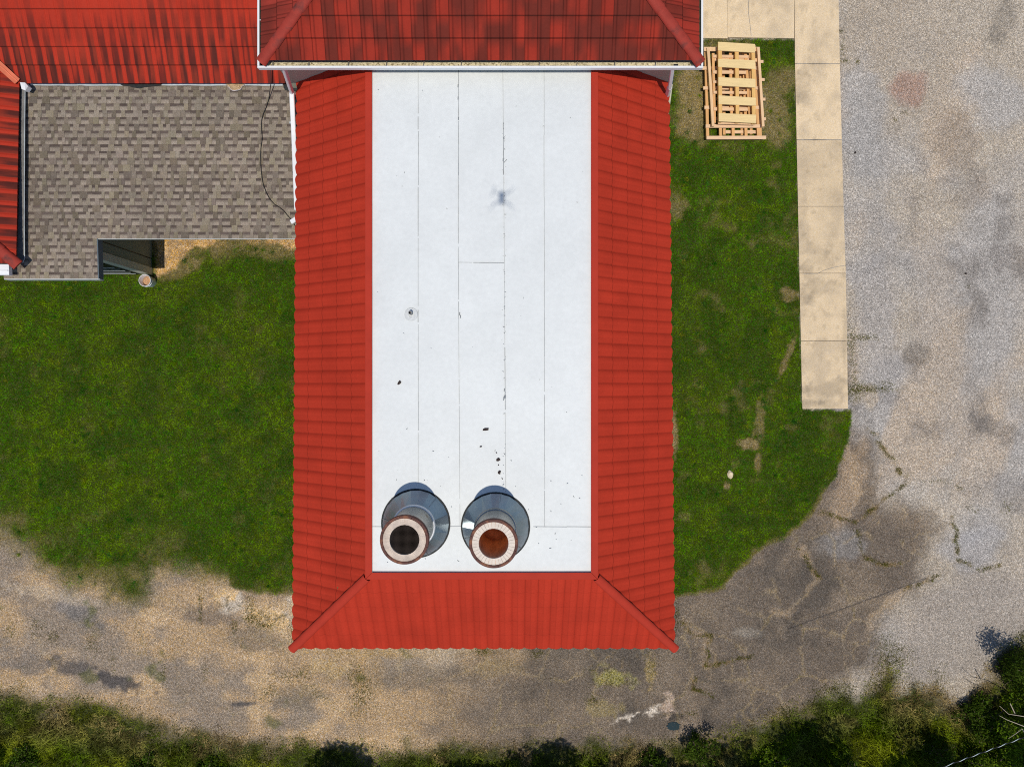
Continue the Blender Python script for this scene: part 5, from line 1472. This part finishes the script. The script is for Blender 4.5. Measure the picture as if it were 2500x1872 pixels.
# leafy shrubs at lower right and along the bottom, in frame
sh = [(2462, 1778, 1.15, 0.75, 4200, 'tall bright leafy shrub with pale bare twigs at the right edge'),
      (2535, 1650, 1.5, 0.9, 5200, 'dark leafy shrub casting shade on the gravel at the right edge'),
      (2395, 1762, 0.6, 0.55, 2400, 'olive low shrub left of the tall bright one'),
      (2440, 1880, 0.9, 0.8, 4200, 'broad green shrub under the pale overhead cable'),
      (2300, 1850, 0.8, 0.45, 1500, 'small dark shrub left of the overhead cable'),
      (2080, 1870, 0.5, 0.4, 1500, 'small leafy bush at the bottom edge among tall blades'),
      (1885, 1872, 0.5, 0.5, 2000, 'leafy bush at the bottom edge right of the puddle shade'),
      (1700, 1826, 0.7, 0.55, 2000, 'round bush beside the puddle at the drive edge'),
      (1600, 1878, 0.5, 0.45, 1500, 'bush at the bottom edge below the pale gravel streak'),
      (350, 1886, 0.35, 0.45, 1800, 'dark bush at the bottom edge under the black drive patches'),
      (60, 1862, 0.4, 0.5, 1700, 'olive bush in the lower left corner'),
      (500, 1890, 0.35, 0.4, 1300, 'small bush at the bottom edge left of centre'),
      (2215, 1805, 0.5, 0.4, 1100, 'low yellowish tuft on the rough verge')]
for i, (px, py, h, r_, n, lab) in enumerate(sh):
    c = P(px, py, h * 0.6)
    col = (0.09, 0.15, 0.008) if i in (0, 3, 6) else (0.05, 0.085, 0.008)  # sunlit shrubs: light put into a paler leaf colour
    if i in (12,): col = (0.12, 0.12, 0.02)
    tree('shrub', c.x, c.y, h, r_, n, lab, 'shrub', 0.035, col, seed=70 + i, group='shrubs on the verge', nclump=13, low=0.12)
# bare pale twigs sticking out of the right hand shrub
mb = MB()
for pl in ([(2545, 1770), (2500, 1748), (2462, 1742), (2440, 1722)], [(2540, 1800), (2500, 1772), (2458, 1756), (2440, 1746)], [(2530, 1830), (2495, 1778), (2480, 1790), (2462, 1802)], [(2478, 1741), (2466, 1716)]):
    mb.tube([P(a, b, 1.25 + 0.06 * i) for i, (a, b) in enumerate(pl)], [0.012, 0.010, 0.007, 0.004][:len(pl)], 6)
sc = [o for o in COL.objects if o.name.startswith('shrub') and o.parent is None][0]
mb.build('twigs', M['twig'], sc)

# overhead cable with a pale twisted strand
a = P(2180, 1916, 5.0); b = P(2640, 1748, 5.0)
ca = empty('overhead_cable', (a + b) / 2, 'pale twisted overhead cable crossing the lower right corner', 'cable')
mb = MB(); mb.tube([a, b], 0.008, 8); mb.build('core', M['black'], ca)
d = (b - a); L_ = d.length; d.normalize(); s1 = d.cross(Vector((0, 0, 1))).normalized(); s2 = s1.cross(d)
pts = [a + d * (L_ * t) + (s1 * math.cos(t * L_ * 2 * math.pi / 0.27) + s2 * math.sin(t * L_ * 2 * math.pi / 0.27)) * 0.005 for t in np.linspace(0, 1, 400)]
mb = MB(); mb.tube(pts, 0.006, 6); mb.build('strand', M['cable_pale'], ca)

# puddle in the shade at the drive's edge
pw = MB(); pts = []
for i in range(20):
    a_ = 2 * math.pi * i / 20; pts.append(P(1645 + 17 * math.cos(a_) * random.uniform(.8, 1.1), 1772 + 11 * math.sin(a_) * random.uniform(.8, 1.1), 0.012))
pw.slab(pts, 0.004)
mm, nt, bb = newmat('water'); bb.inputs['Base Color'].default_value = (0.03, 0.05, 0.06, 1); bb.inputs['Roughness'].default_value = 0.08
tag(pw.build('puddle', mm), kind='structure', label='small puddle at the drive edge')

# ================================================================== THE DRONE that carries the camera (its shadow falls on the white roof)
dz = H + 0.06
dr_ = empty('drone', (0, 0.0, dz), 'small grey four armed camera drone hovering above the roof', 'drone')
mb = MB(); prof = [(-0.125, 0.02, 0.02), (-0.115, 0.036, 0.03), (-0.05, 0.046, 0.04), (0.06, 0.05, 0.042), (0.11, 0.042, 0.034), (0.13, 0.026, 0.022)]
vs_ = []; f = []; n = 12
for (y, w, h) in prof:
    for k in range(n):
        t = 2 * math.pi * k / n; vs_.append((w * math.cos(t), y, dz + 0.045 + h * math.sin(t)))
for i in range(len(prof) - 1):
    for k in range(n): f.append([i * n + k, i * n + (k + 1) % n, (i + 1) * n + (k + 1) % n, (i + 1) * n + k])
f.append(list(range(n))); f.append([(len(prof) - 1) * n + k for k in range(n)][::-1])
mb.add(vs_, f); mb.build('body', M['drone'], dr_, smooth=True)
for sx, sy in ((1, 1), (-1, 1), (1, -1), (-1, -1)):
    p = Vector((sx * 0.165, sy * (0.125 if sy > 0 else 0.145) - 0.0, dz + 0.06))
    mb = MB(); mb.tube([(sx * 0.035, sy * 0.07, dz + 0.05), p - Vector((0, 0, 0.01))], [0.010, 0.006], 8)
    arm = mb.build('arm', M['drone'], dr_)
    mb = MB(); mb.lathe((p.x, p.y, p.z - 0.02), [(0.001, 0), (0.012, 0), (0.012, 0.03), (0.001, 0.032)], 14); mb.build('motor', M['drone'], arm)
    mb = MB(); an = random.uniform(0, 3.1)
    for q in (an, an + math.pi):
        dd = Vector((math.cos(q), math.sin(q), 0)); mb.bar(p + Vector((0, 0, 0.018)), p + dd * 0.115 + Vector((0, 0, 0.018)), 0.014, 0.002)
    mb.build('propeller', M['black'], arm)
mb = MB(); mb.box(-0.02, 0.02, 0.085, 0.12, dz - 0.01, dz + 0.02); mb.build('camera_gimbal', M['black'], dr_)
